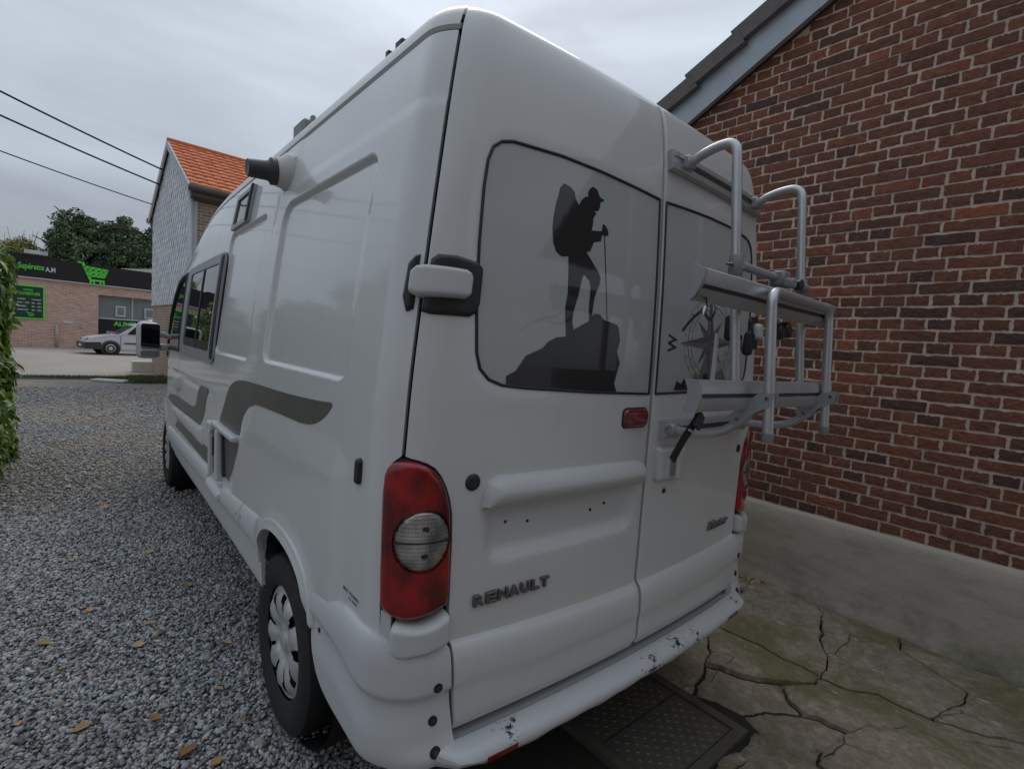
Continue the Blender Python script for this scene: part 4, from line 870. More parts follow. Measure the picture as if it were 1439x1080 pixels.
for mir in (False, True):
    obj('sill_panel', patch(SILL, .02, (), (lambda s, t: .012*np.ones(np.shape(s))-.020*sstep(.50, .44, t)), .016, mir), 'white_plastic', van, 40)
# wheel arch lips and liners
for mir in (False, True):
    lip = [(q[0], q[1]+.006) for q in RA if q[1] > .60]
    q = side([(a, b) for a, b in lip]+[(.862+(a-.862)*1.11, .56+(b-.56)*1.16) for a, b in lip[::-1]])
    obj('wheel_arch', patch(q, .010, (), (lambda s, t: .010+dome(q, .020, .018)(s, t)), .018, mir, .009, RG(.018)), 'white_paint', van, 40)
    for yc, rr, zc in ((.84, .40, .40), (4.735, .45, .40)):
        V, F = lathe([(rr, -.30), (rr, -.005)], 36, Matrix.Translation(((1 if mir else -1)*.93, yc, zc)) @ Matrix.Rotation(R(90 if mir else -90), 4, 'Y')); obj('arch_liner', (V, F[:-1]), 'dark_inner', van, True)
# --- rear bumper: corner pieces and step
BC = smooth_poly([(SY+.545, .760), (SY+.40, .785), (SY+.237, .812), (1.06, .812), (1.0, .808), (.958, .794), (.90, .765), (.83, .764), (.811, .758), (.808, .70), (.804, .56), (.800, .50), (.795, .455), (.85, .447), (.95, .443), (1.05, .450), (SY+.20, .463), (SY+.32, .475), (SY+.39, .497), (SY+.43, .53), (SY+.475, .62), (SY+.50, .68)], 3)
def bump_disp(s, t):
    a = np.abs(s); tc = .640+.05*sstep(.95, 1.25, a); top = .812-.047*sstep(.97, .84, a)-.17*np.maximum(0, a-(SY+.22))
    k = np.clip((top-t)/.08, 0, 1); d = .004+.023*np.sqrt(np.maximum(0, 1-(1-k)**2)); d = d-.014*sstep(tc+.012, tc-.012, t)+.012*sstep(tc-.02, tc-.13, t)
    k2 = np.clip((t-.440)/.05, 0, 1); d = d*np.where(t < .490, np.sqrt(np.maximum(0, 1-(1-k2)**2))*.6+.4, 1)
    d = d+.018*sstep(.53, .46, t)*sstep(.99, .86, a)
    return d
for mir in (False, True):
    bcp = obj('bumper_corner', patch(BC, .010, (), bump_disp, .035, mir, .008, (.003, .008, .016, .028)), 'bumper_paint', van, 40)
    for s_, t_, r_ in ((.847, .662, .013), (.858, .567, .013), (.858, .487, .015), (SY+.41, .655, .008)):
        q = circ(s_, t_, r_, 14); obj('bumper_screw', patch(q, .008, (), (lambda s, t: bump_disp(s, t)+.0025), .004, mir, .006), 'black_plastic', bcp)
        q2 = circ(s_, t_, r_*.5, 10); obj('screw_head', patch(q2, .008, (), (lambda s, t: bump_disp(s, t)+.0040), .003, mir, .006), 'alu_dark', bcp)
def rear_step():
    ss = np.concatenate([np.linspace(-.90, .90, 61)]); prof = [(-.06, .474), (.014, .476), (.021, .488), (.032, .492), (.066, .488), (.084, .480), (.094, .466), (.096, .450), (.088, .434), (.070, .418), (.045, .408), (.0, .404), (-.06, .404)]
    V = []
    for s in ss:
        k = 1-.90*float(sstep(.80, .895, abs(s))); w = .004*math.sin(s*31)*math.sin(s*13+1)
        for d, z in prof:
            dd = d*k if d > 0 else d
            p, n = PN(np.array([s]), np.array([.5])); n = n[0]*NSGN; V.append((p[0][0]+n[0]*dd, p[0][1]+n[1]*dd, z+(w if z < .445 else 0)+.03*float(sstep(.70, .86, abs(s)))*(z < .46)))
    m = len(prof); F = [(i*m+j, (i+1)*m+j, (i+1)*m+(j+1) % m, i*m+(j+1) % m) for i in range(len(ss)-1) for j in range(m)]+[tuple(range(m)), tuple(range((len(ss)-1)*m, len(ss)*m))]
    return V, F
bs = obj('bumper_step', rear_step(), 'bumper_paint', van, 40)
for sg in (1, -1):
    ss = np.linspace(.62, .725, 8)*sg; V = []
    for s in ss:
        p, n = PN(np.array([s]), np.array([.5])); n = n[0]*NSGN; p = p[0]
        V += [(p[0]+n[0]*d, p[1]+n[1]*d, z) for d, z in ((.05, .428), (.088, .432), (.0965, .444), (.0975, .458), (.07, .464))]
    obj('reflector', (V, [(i*5+j, (i+1)*5+j, (i+1)*5+(j+1) % 5, i*5+(j+1) % 5) for i in range(7) for j in range(5)]+[(0, 1, 2, 3, 4), (35, 36, 37, 38, 39)]), 'lens_marker', bs)
# --- side windows
WF = rrect(2.34, 3.78, 1.360, 2.035, .055, 4); WG = rrect(2.50, 3.60, 1.425, 1.975, .04, 4)
for mir in (False, True):
    w = obj('side_window', patch(side(WF), .02, [side(WG)], (lambda s, t: .012+0*s), .02, mir, .015), 'black_plastic' if False else 'alu_dull', van, 40)
    obj('pane', patch(side(WG), .06, (), flat(.006), .01, mir, .03), 'dark_glass', w)
    q = side(rrect(2.34, 2.44, 1.365, 2.03, .03, 3)); obj('frame_edge', patch(q, .02, (), dome(q, .020, .012), .01, mir, .012), 'black_rubber', w, 40)
    q = side([(3.02, 1.43), (3.06, 1.43), (3.06, 1.97), (3.02, 1.97)]); obj('window_bar', patch(q, .02, (), flat(.011), .006, mir, .02), 'black_rubber', w)
    q = side(rrect(2.50, 3.60, 1.425, 1.485, .01, 2)); obj('window_rail', patch(q, .02, (), flat(.010), .006, mir, .02), 'black_plastic', w)
    fd = obj('front_door_window', patch(side(FWIN), .04, (), flat(-.002), .01, mir, .02), 'dark_glass', van)
    L = dense(side(FWIN), .03); ring = tube([tuple(q) for q in surf(np.array([a for a, _ in L]), np.array([b for _, b in L]), np.full(len(L), .002))], .016, 6, True)
    obj('window_seal', (np.array([list(v) for v in ring[0]])*np.array([-1 if mir else 1, 1, 1]), ring[1]), 'black_rubber', fd, True)
    q = rrect(3.70, 3.975, 1.05, 1.175, .03, 4); q = side(q); obj('door_handle', patch(q, .012, (), (lambda s, t: .002+dome(q, .030, .03)(s, t)), .02, mir, .012), 'white_plastic', van, 40)
# small tilting window high up on the side, its pane slightly open
W2 = [(1.90, 2.15), (1.90, 2.345), (2.27, 2.335), (2.29, 2.145)]
q = side(W2); L2 = side([(1.935, 2.175), (1.935, 2.322), (2.235, 2.312), (2.25, 2.17)])
hw_ = obj('high_window', patch(q, .02, [L2], (lambda s, t: .018+0*s), .025, False, .012), 'alu_dull', van, 40); obj('pane', patch(L2, .05, (), flat(.010), .01, False, .03), 'dark_glass', hw_)
q = side([(1.90, 2.15), (1.90, 2.345), (1.93, 2.345), (1.93, 2.15)]); obj('frame_edge', patch(q, .02, (), flat(.026), .01, False, .012), 'black_rubber', hw_)
# flue outlet
base = surf(np.array([ysd(1.30, 2.27)]), np.array([2.27]))[0]; Mx = Matrix.Translation(base) @ Matrix.Rotation(R(-96), 4, 'Y')
fl = obj('flue_outlet', lathe([(.085, -.01), (.083, .012), (.066, .03), (.058, .055), (.0, .055)], 28, Mx), 'white_plastic', van, 50); fl['label'] = 'flue outlet with cream collar and dark grey pipe'
obj('flue_cowl', lathe([(.056, .050), (.056, .075), (.050, .078), (.044, .082), (.040, .095), (.036, .165), (.033, .168), (.0, .166)], 24, Mx), 'grey_cast' if False else 'alu_dark', fl, 40)
# roof vent boxes
rv = obj('roof_vent', join(box(-.775, -.66, 1.52, 1.68, 2.49, 2.62, .010), box(-.77, -.75, 1.41, 1.44, 2.50, 2.60, .004)), 'grey_cast', van, 40)
obj('roof_bracket', join(box(-.78, -.72, .50, .55, 2.49, 2.575, .006), box(-.79, -.74, .575, .60, 2.49, 2.56, .004)), 'alu_dark', van)
# door mirror
mr = obj('door_mirror', join(xf(box(-.088, .088, -.055, .055, -.165, .165, .045, 4), Matrix.Translation((-1.150, 4.52, 1.42)) @ Matrix.Rotation(R(14), 4, 'Z')), tube([(-1.06, 4.55, 1.36), (-.93, 4.60, 1.36)], .034, 8), tube([(-1.06, 4.55, 1.48), (-.92, 4.60, 1.44)], .024, 8), xf(box(-.02, .02, -.08, .08, -.13, .13, .015, 2), Matrix.Translation((-.93, 4.58, 1.40)))), 'white_plastic', van, 40)
Mm = Matrix.Translation((-1.150, 4.52, 1.42)) @ Matrix.Rotation(R(14), 4, 'Z')
for z0, z1 in ((-.075, .148), (-.148, -.092)):
    q = rrect(-.072, .072, z0, z1, .02, 4); obj('mirror_glass', xf(prism(q, lambda a, b: (a, -.050, b), lambda a, b: (a, -.0575, b)), Mm), 'mirror_glass', mr)
# small print of the maker's sticker by the fuel side
for k in range(2): letter('fuel_sticker', ('VIDANGE', 'GASOIL')[k], .02, 0, 0, 0, van, 'vinyl_dark', 0., 0, .01, 0, .10, .010) if False else None
def side_text(s_, y, t, w, h, mat, rot=0.):
    V, F = text_mesh(s_, 1., 0., .02); x0, x1, y0, y1 = bounds(V); ss, tt = [], []
    for v in V: a = ((v[0]-x0)/(x1-x0)-.5)*w; b = ((v[1]-y0)/(y1-y0)-.5)*h; ss.append(ysd(y-a, t)); tt.append(t+b)
    ss = np.array(ss); tt = np.array(tt); return obj('side_lettering', (surf(ss, tt, side_disp(ss, tt)+.0015), F), mat, van, None, False)
side_text('MAX. 90 KM/H', .205, .858, .105, .011, 'vinyl_dark'); side_text('4,5 BAR', .19, .842, .06, .009, 'vinyl_dark')
obj('spare_wheel', lathe([(.10, .25), (.30, .25), (.335, .30), (.335, .40), (.30, .44), (.0, .44)], 30, Matrix.Translation((0, .62, 0))), 'tyre_rubber', van, 40)
obj('rear_axle', join(tube([(-.80, .92, .34), (.80, .92, .34)], .05, 10), box(-.62, -.54, .15, 1.6, .36, .44), box(.54, .62, .15, 1.6, .36, .44)), 'dark_inner', van)
obj('rear_valance', box(-.80, .80, .02, .06, .36, .50), 'dark_inner', van)
# --- wheels
def tyre_prof():
    return [(.215, -.095), (.235, -.108), (.275, -.118), (.315, -.112), (.335, -.098), (.343, -.085), (.345, -.03), (.345, .03), (.343, .085), (.335, .098), (.315, .112), (.275, .118), (.235, .108), (.215, .095)]
def tyre():
    n = 96; prof = tyre_prof(); V, F = lathe(prof, n); V = [Vector(v) for v in V]; F = F[:-2]
    for i, (r, h) in enumerate(prof):
        if r > .338:
            for k in range(n):
                if k % 2 and abs(h) > .05: V[i*n+k] *= 1; c = V[i*n+k]; c.x *= .978; c.y *= .978
    for gy in (-.045, 0, .045):                                    # tread grooves as dark bands
        pass
    return V, F
def hubcap():
    n = 108; rs = [0, .030, .034, .040, .060, .075, .085, .105, .13, .155, .175, .19, .198, .206, .213, .218]; V, F = [], []
    zz = [.012, .012, .018, .018, .010, .012, .020, .028, .033, .034, .030, .022, .016, .014, .016, .006]; S = 9
    for i, r in enumerate(rs):
        for k in range(n):
            a = k*2*math.pi/n; c = math.cos(S*a); sp = .005*c*sstep(.06, .11, r)*sstep(.205, .17, r); V.append((r*math.cos(a), r*math.sin(a), zz[i]+float(sp)))
    for i in range(len(rs)-1):
        for k in range(n):
            a = (k+.5)*2*math.pi/n; rm = (rs[i]+rs[i+1])/2; ph = ((a*S/(2*math.pi)) % 1)-.5; wdt = .10+.20*(rm-.10)/.1
            if .10 < rm < .192 and abs(ph) < wdt*.55 and rm < .192: continue
            F.append((i*n+k, i*n+(k+1) % n, (i+1)*n+(k+1) % n, (i+1)*n+k))
    return V, F
ty, hc = tyre(), hubcap()
for y_, sx in ((.92, -1), (4.735, -1), (.92, 1), (4.735, 1)):
    M = Matrix.Translation((sx*.862, y_, .345)) @ Matrix.Rotation(R(90*sx), 4, 'Y') @ Matrix.Rotation(R(13+y_*7), 4, 'Z')
    w = obj('wheel', xf(ty, M), 'tyre_rubber', van, 35)
    obj('hubcap', xf(move(hc, (0, 0, .072)), M), 'hubcap_silver', w, 50)
    obj('wheel_rim', xf(lathe([(.215, .06), (.212, .09), (.20, .06), (.0, .055)], 40, Matrix.Identity(4)), M), 'brake_dark', w, True)
    obj('hub_badge', xf(lathe([(.036, .086), (.036, .096), (.028, .099), (.0, .100)], 24), M), 'hubcap_silver', w, 40)
# ---------------------------------------------------------------- bicycle carrier on the right rear door
rk = thing('bicycle_carrier', 'silver aluminium bicycle carrier folded up on the right rear door', 'bike rack', (.4, -.25, 1.33))
X1, X2 = .10, .69
def rail(z, x0, x1, name):
    V = []; prof = [(.0, -.034), (.012, -.036), (.026, -.030), (.030, -.012), (.024, -.010), (.024, .010), (.030, .012), (.026, .030), (.012, .036), (.0, .034)]; xx = np.linspace(x0, x1, 14)
    for x in xx:
        p, n = PN(np.array([xs(x, z)]), np.array([z])); p = p[0]; n = n[0]*NSGN; n[2] = 0; n /= np.linalg.norm(n)
        V += [(p[0]+n[0]*d, p[1]+n[1]*d, p[2]+h) for d, h in prof]
    m = len(prof); r_ = obj(name, (V, [(i*m+j, (i+1)*m+j, (i+1)*m+(j+1) % m, i*m+(j+1) % m) for i in range(13) for j in range(m)]+[tuple(range(m)), tuple(range(13*m, 14*m))]), 'alu', rk, 30)
    V = []
    for x in xx[1:-1]:
        p, n = PN(np.array([xs(x, z)]), np.array([z])); p = p[0]; n = n[0]*NSGN; n[2] = 0; n /= np.linalg.norm(n); V += [(p[0]+n[0]*d, p[1]+n[1]*d, p[2]+h) for d, h in ((.0245, -.009), (.0245, .009))]
    obj('rail_slot', (V, [(2*i, 2*i+2, 2*i+3, 2*i+1) for i in range(11)]), 'alu_dark', r_)
    return r_
rail(2.285, .018, .775, 'mounting_rail'); rail(1.318, .058, .775, 'mounting_rail')
def fit(y, z): return float(surf(np.array([xs(.1, z)]), np.array([z]))[0][1])
for X in (X1, X2):
    yb = float(surf(np.array([xs(X, 2.285)]), np.array([2.285]))[0][1])-.03; dy = yb+.066
    up = bend([(X, yb-.005, 2.285), (X, yb-.085, 2.318), (X, -.235+dy*.5, 2.325), (X, -.262+dy*.6, 2.05), (X, -.312+dy*.6, 1.50), (X, -.316+dy*.6, 1.42)], .10, 8)
    t = obj('upright_tube', tube(up, .0165, 14), 'alu', rk, 50)
    obj('tube_clamp', join(xf(box(-.024, .024, -.026, .022, -.024, .024, .006), Matrix.Translation((X, yb+.004, 2.288))), tube([(X-.03, yb+.0, 2.272), (X+.03, yb+.0, 2.272)], .006, 8)), 'alu_dull', t, 40)
    # sleeve joint with wing screw
    yj = -.275+dy*.6; zj = 1.905
    obj('sleeve', lathe([(.021, -.035), (.0235, -.032), (.0235, .032), (.021, .035)], 18, Matrix.Translation((X, yj, zj))), 'grey_cast', t, 40)
    obj('wing_screw', join(tube([(X-.02, yj, zj), (X-.042, yj, zj)], .005, 8), box(X-.046, X-.041, yj-.012, yj+.012, zj-.004, zj+.004, .002)), 'chrome', t)
    # lower arm
    yl = float(surf(np.array([xs(X, 1.318)]), np.array([1.318]))[0][1])-.03
    arm = bend([(X, yl-.004, 1.318), (X, yl-.10, 1.322), (X, -.275+dy*.4, 1.338), (X, -.345+dy*.4, 1.395), (X, -.372+dy*.4, 1.42)], .06, 7)
    a = obj('lower_arm', tube(arm, .0155, 14), 'alu', rk, 50)
    obj('tube_clamp', join(xf(box(-.024, .024, -.024, .022, -.024, .024, .006), Matrix.Translation((X, yl+.004, 1.318))), tube([(X+.01, yl-.01, 1.318), (X+.01, yl-.01, 1.285)], .007, 8)), 'alu_dull', a, 40)
    br = [(-.325+dy*.4, 1.372), (-.300+dy*.4, 1.400), (-.395+dy*.4, 1.487), (-.445+dy*.4, 1.495), (-.440+dy*.4, 1.452), (-.400+dy*.4, 1.430)]
    for sx in (-.020, .017): obj('bracket_plate', prism(br, lambda p, q: (X+sx, p, q), lambda p, q: (X+sx+.003, p, q)), 'alu_dull', a)
    for (p, q) in ((-.335+dy*.4, 1.396), (-.425+dy*.4, 1.475)): obj('bolt', tube([(X-.026, p, q), (X+.026, p, q)], .006, 8), 'chrome', a)
# cross tube between the uprights with a pivot clamp
yc1, yc2 = -.275+.6*(.0), -.262
ct = obj('cross_tube', tube([(X1, -.278, 1.905), (X2, -.268, 1.905)], .0145, 12), 'alu_dull', rk, 50)
obj('pivot_clamp', join(xf(box(-.035, .035, -.030, .022, -.030, .026, .008), Matrix.Translation((.40, -.278, 1.903))), box(.375, .425, -.335, -.29, 1.868, 1.90, .006)), 'grey_cast', rk, 40)
obj('pivot_knob', lathe([(.016, 0), (.020, .006), (.020, .026), (.012, .030)], 14, Matrix.Translation((.455, -.312, 1.885)) @ Matrix.Rotation(R(90), 4, 'X')), 'black_plastic', rk, 40)
# folded platform: hoop and two wheel channels
hoop = bend([(X1, -.422, 1.352), (X1, -.388, 1.818), (X2, -.360, 1.818), (X2, -.390, 1.342)], .055, 8)
hp = obj('platform_hoop', tube(hoop, .0165, 14), 'alu', rk, 50)
for X, y, ze in ((X1, -.422, 1.352), (X2, -.390, 1.342)): obj('end_cap', lathe([(.0175, -.018), (.0185, -.016), (.0185, .012), (.0165, .014)], 14, Matrix.Translation((X, y, ze))), 'grey_cast', hp, 40)
def channel(x0, x1, yc, zc, tl, name='wheel_channel'):
    prof = [(-.026, -.046), (.010, -.046), (.017, -.030), (.019, -.008), (.012, -.006), (.012, .006), (.019, .008), (.017, .030), (.010, .046), (-.026, .046), (-.026, .041), (.004, .041), (.006, -.041), (-.026, -.041)]
    ca, sa = math.cos(tl), math.sin(tl); tr = lambda x, d, h: (x, yc-(d*ca-h*sa)+.0*(x), zc+d*sa+h*ca)
    V = []; m = len(prof); xx = (x0, x1)
    for x in xx: V += [tr(x, d, h) for d, h in prof]
    c = obj(name, (V, [(j, (j+1) % m, m+(j+1) % m, m+j) for j in range(m)]), 'alu', rk, 30)
    for x, s_ in ((x0, -1), (x1, 1)):
        q = [(-.030, -.048), (.012, -.048), (.020, -.030), (.022, 0), (.020, .030), (.012, .048), (-.030, .048), (-.018, .020), (-.018, -.020)]
        obj('channel_end', prism(q, lambda d, h: tr(x-s_*.004, d, h), lambda d, h: tr(x+s_*.010, d, h)), 'alu_dull', c, 30)
    obj('channel_slot', ([tr(x, .0125, h) for x in (x0+.02, x1-.02) for h in (-.0055, .0055)], [(0, 1, 3, 2)]), 'alu_dark', c)
    return c
channel(-.262, .735, -.335, 1.795, R(-24)); channel(-.230, .735, -.345, 1.478, R(0))
# straps
def strap(path, w, name, side_v=(0, 0, 1)):
    P_ = [Vector(q) for q in path]; V = []; sv = Vector(side_v)
    for p in P_: V += [p-sv*w/2+Vector((0, .0015, 0)), p+sv*w/2+Vector((0, .0015, 0)), p+sv*w/2-Vector((0, .0015, 0)), p-sv*w/2-Vector((0, .0015, 0))]
    n = len(P_); return obj(name, (V, [(i*4+j, i*4+(j+1) % 4, (i+1)*4+(j+1) % 4, (i+1)*4+j) for i in range(n-1) for j in range(4)]+[(0, 1, 2, 3), tuple(range(4*n-4, 4*n))]), 'strap_black', rk, 50)
def curve3(pts, n=8):
    out = []; m = len(pts); P_ = [Vector(q) for q in pts]
    for i in range(m-1):
        p0, p1, p2, p3 = P_[max(i-1, 0)], P_[i], P_[i+1], P_[min(i+2, m-1)]
        for k in range(n): t = k/n; out.append(.5*((2*p1)+(p2-p0)*t+(2*p0-5*p1+4*p2-p3)*t*t+(3*p1-p0-3*p2+p3)*t**3))
    return out+[P_[-1]]
s1 = strap(curve3([(-.20, -.335, 1.765), (-.235, -.36, 1.725), (-.285, -.375, 1.715), (-.345, -.385, 1.690), (-.395, -.39, 1.655)]), .010, 'strap')
strap(curve3([(-.265, -.372, 1.712), (-.215, -.36, 1.698), (-.175, -.35, 1.715), (-.16, -.345, 1.735)]), .010, 'strap')
obj('buckle', xf(box(-.004, .004, -.003, .003, -.014, .014, .001), Matrix.Translation((-.285, -.381, 1.716)) @ Matrix.Rotation(R(28), 4, 'Y')), 'buckle_steel', rk)
strap(curve3([(-.165, -.335, 1.428), (-.19, -.33, 1.395), (-.225, -.32, 1.345), (-.258, -.31, 1.285)]), .034, 'strap', (.8, 0, -.5))
obj('buckle', xf(box(-.013, .013, -.005, .005, -.004, .004, .001), Matrix.Translation((-.205, -.330, 1.372)) @ Matrix.Rotation(R(20), 4, 'Y')), 'buckle_steel', rk)
obj('strap_catch', xf(box(-.020, .020, -.008, .008, -.024, .024, .004), Matrix.Translation((-.178, -.335, 1.402)) @ Matrix.Rotation(R(25), 4, 'Y')), 'black_plastic', rk)
for x, z in ((.36, 1.705), (.42, 1.715)): obj('frame_holder', join(xf(box(-.028, .028, -.02, .02, -.022, .022, .008), Matrix.Translation((x, -.31, z)) @ Matrix.Rotation(R(30), 4, 'Y'))), 'black_plastic', rk, 40)
for x, y, z, a in ((.145, -.24, 1.70, 0), (.30, -.235, 1.655, 8)): obj('holder_pad', xf(box(-.020, .020, -.016, .016, -.045, .045, .014, 3), Matrix.Translation((x, y, z)) @ Matrix.Rotation(R(a), 4, 'Y')), 'black_rubber', rk, 40)
obj('lock_bar', tube([(.135, -.20, 1.68), (.150, -.19, 1.44)], .008, 8), 'frame_white', rk, 50)
obj('holder_strap', xf(box(-.012, .012, -.005, .005, -.05, .05, .003), Matrix.Translation((.075, -.21, 1.49)) @ Matrix.Rotation(R(-16), 4, 'Y')), 'black_plastic', rk)
# ---------------------------------------------------------------- the slate-hung house
GL, GR = Vector((-.02, 18.5, 0)), Vector((.31, 13.3, 0)); gd = (GR-GL).normalized(); gw = (GR-GL).length; ex = Vector((gd.y*-1, gd.x, 0)); ex = ex if ex.x > 0 else -ex
house = thing('slate_house', 'house with grey slate-hung gable and bright orange tiled roof', 'house', (3, 16, 0)); EZ, AZ, HL = 4.90, 6.38, 9.
def H(a, b, z): q = GL+gd*a+ex*b; return (q.x, q.y, z)          # a along the gable, b into the house
obj('brick_wall', prism([(0, -.05), (gw, -.05), (gw, EZ), (gw/2, AZ), (0, EZ)], lambda a, z: H(a, 0, z), lambda a, z: H(a, HL, z)), 'house_brick', house)
V, F = [], []; rg = random.Random(3)
zrow = 2.14; r_ = 0; DW, DH = .30, .36
while zrow < AZ:
    a = -DW+(DW/2 if r_ % 2 else 0)
    while a < gw+DW:
        n = len(V); o1 = rg.uniform(.0, .006); pts = [(a, zrow+DH*.5), (a-DW*.49, zrow), (a, zrow-DH*.5), (a+DW*.49, zrow)]; lim = lambda q: min(max(q, 0), gw)
        cl = []
        for pa, pz in pts:
            pa = lim(pa); zm = EZ+(AZ-EZ)*(1-abs(pa-gw/2)/(gw/2)); cl.append((pa, min(max(pz, 2.1), zm)))
        ok_ = (max(c[0] for c in cl)-min(c[0] for c in cl) > .05) and (max(c[1] for c in cl)-min(c[1] for c in cl) > .05)
        if ok_:
            V += [H(cl[0][0], -.022, cl[0][1]), H(cl[1][0], -.030-o1, cl[1][1]), H(cl[2][0], -.042-o1, cl[2][1]), H(cl[3][0], -.030-o1, cl[3][1]), H(cl[1][0], -.017, cl[1][1]), H(cl[2][0], -.017, cl[2][1]), H(cl[3][0], -.017, cl[3][1])]
            F += [(n, n+1, n+2, n+3), (n+1, n+4, n+5, n+2), (n+2, n+5, n+6, n+3)]
        a += DW
    zrow += DH/2; r_ += 1
o = obj('slates', (V, F), 'slate_grey', house, None, False); o['kind'] = 'stuff'
obj('slate_backing', prism([(0, 2.10), (gw, 2.10), (gw, EZ), (gw/2, AZ), (0, EZ)], lambda a, z: H(a, -.001, z), lambda a, z: H(a, -.016, z)), 'slate_grey', house)
for s_, a0 in ((1, gw), (-1, 0)):
    t = Vector((0, 0, 1)); pts = [(a0+s_*.22, EZ-.15), (gw/2, AZ+.06)]
    q = [(a0+s_*.24, EZ-.26), (a0+s_*.24, EZ-.06), (gw/2, AZ+.14), (gw/2, AZ-.06)]
    obj('barge_board', prism(q, lambda a, z: H(a, -.13, z), lambda a, z: H(a, -.09, z)), 'trim_grey', house)
    # tiled slope: one course after another
    V, F = [], []; nrow = 12; L = math.hypot(gw/2+.25, AZ-EZ+.16)
    for r in range(nrow):
        f0, f1 = r/nrow, (r+1)/nrow+.012
        b = -.10; k = 0
        while b < HL+.1:
            b1 = b+.22; n = len(V); aa = lambda f: (a0+s_*.25)+(gw/2-(a0+s_*.25))*f; zz = lambda f: EZ-.09+(AZ+.10-EZ+.09)*f
            for f, lift in ((f0, .065), (f1, .012)):
                for bb, h in ((b+.003, .0), (b+.05, .014), (b+.12, .014), (b1-.003, .0)): V.append(H(aa(f), bb, zz(f)+lift+h))
            V += [H(aa(f0), b+.004, zz(f0)-.0), H(aa(f0), b1-.004, zz(f0)-.0)]
            F += [(n+i, n+i+1, n+5+i, n+4+i) for i in range(3)]+[(n+8, n, n+1, n+2, n+3, n+9)]
            b = b1; k += 1
    o = obj('roof_tiles', (V, F), 'orange_tile', house, None, False); o['kind'] = 'stuff'
    obj('roof_deck', prism([(a0+s_*.25, EZ-.12), (gw/2, AZ+.06), (gw/2, AZ+.02), (a0+s_*.25, EZ-.16)], lambda a, z: H(a, -.08, z), lambda a, z: H(a, HL+.1, z)), 'timber_dark', house)
    gpath = [H(a0+s_*.31, -.15, EZ-.14), H(a0+s_*.31, HL, EZ-.14)]
    obj('gutter', tube(gpath, .075, 10), 'gutter_brown', house, True)
    obj('eave_board', prism([(a0+s_*.02, EZ-.38), (a0+s_*.25, EZ-.30), (a0+s_*.25, EZ-.17), (a0+s_*.02, EZ-.14)], lambda a, z: H(a, -.07, z), lambda a, z: H(a, HL, z)), 'gutter_brown', house)
obj('ridge_tiles', tube([H(gw/2, -.12, AZ+.12), H(gw/2, HL, AZ+.12)], .09, 8), 'orange_tile', house, True)
obj('downpipe', tube([H(gw+.07, -.05, EZ-.2), H(gw+.07, -.05, .05)], .05, 10), 'trim_grey', house, True)
obj('corner_trim', box(0, 1, 0, 1, 0, 1) if False else prism([(gw-.05, 2.1), (gw+.03, 2.1), (gw+.03, EZ), (gw-.05, EZ)], lambda a, z: H(a, -.09, z), lambda a, z: H(a, .10, z)), 'trim_grey', house)
wv = obj('window', prism([(1.1, 3.55), (2.1, 3.55), (2.1, 4.35), (1.1, 4.35)], lambda b, z: H(gw-.02, b, z), lambda b, z: H(gw+.03, b, z)), 'trim_grey', house); obj('pane', prism([(1.2, 3.62), (2.0, 3.62), (2.0, 4.28), (1.2, 4.28)], lambda b, z: H(gw+.02, b, z), lambda b, z: H(gw+.035, b, z)), 'window_grey', house)
obj('insulator_box', xf(box(-.14, .14, -.1, .1, -.25, .25, .02), Matrix.Translation(H(-.22, .1, EZ-.15))), 'gutter_brown', house)
obj('foot_block', xf(box(-.35, .35, -.22, .22, 0, .35, .02), Matrix.Translation(H(-.1, -.15, 0))), 'cream_wall', house)
# overhead cables to the gable
for k, (a, z, zl, lab) in enumerate(((gw*.36, 5.88, 8.45, 'topmost of the three cables running to the slate gable'), (gw*.28, 5.55, 7.7, 'middle of the three cables running to the slate gable'), (gw*.10, 5.12, 6.55, 'lowest and thinnest of the three cables running to the slate gable'))):
    p0 = Vector(H(a, -.09, z)); p1 = Vector((-16., 6.5, zl+1.2)) if k < 2 else Vector((-16., 6.8, zl+1.1))
    pts = [p0.lerp(p1, i/24)-Vector((0, 0, .9*4*(i/24)*(1-i/24)*.6)) for i in range(25)]
    o = obj('overhead_cable', tube(pts, .022 if k < 2 else .015, 6), 'cable_black', None, True); tag(o, lab, 'cable', 'overhead cables')

# ---------------------------------------------------------------- the shop across the street
sd_ = Vector((.983, .1835, 0)).normalized(); sn = Vector((.1835, -.983, 0)).normalized(); S0 = Vector((-4.19, 32.83, 0))
def Sh(a, d, z): q = S0+sd_*a+sn*d; return (q.x, q.y, z)         # along the front, out of the front, up
def sbox(a0, a1, d0, d1, z0, z1): return [Sh(a, d, z) for a in (a0, a1) for d in (d0, d1) for z in (z0, z1)], box(0, 1, 0, 1, 0, 1)[1]
shop = thing('corner_shop', 'brick corner shop with black fascia and green trolley sign', 'shop', (0, 38, 0))
BT, FT = 3.37, 4.33; WA0, WA1 = 3.05, 7.4
obj('brick_wall', join(sbox(-2.4, WA0, -.4, 0, -.05, BT), sbox(WA0, WA1, -.4, 0, 2.85, BT), sbox(WA0, WA1, -.4, 0, -.05, .78), sbox(WA1, 30, -.4, 0, -.05, BT), sbox(-2.4, 30, -9, -8.6, -.05, BT), sbox(-2.4, -2.0, -8.6, -.4, -.05, BT), sbox(29.6, 30, -8.6, -.4, -.05, BT)), 'shop_brick', shop)
obj('window_recess', sbox(WA0, WA1, -.38, -.25, .78, 2.85), 'window_grey', shop)
sw = obj('shop_window', join(sbox(WA0, WA1, -.25, -.19, 1.60, 1.67), sbox(WA0, WA0+.06, -.25, -.19, .78, 2.85), sbox(4.55, 4.61, -.25, -.19, 1.67, 2.85), sbox(6.2, 6.26, -.25, -.19, 1.67, 2.85)), 'trim_grey', shop)
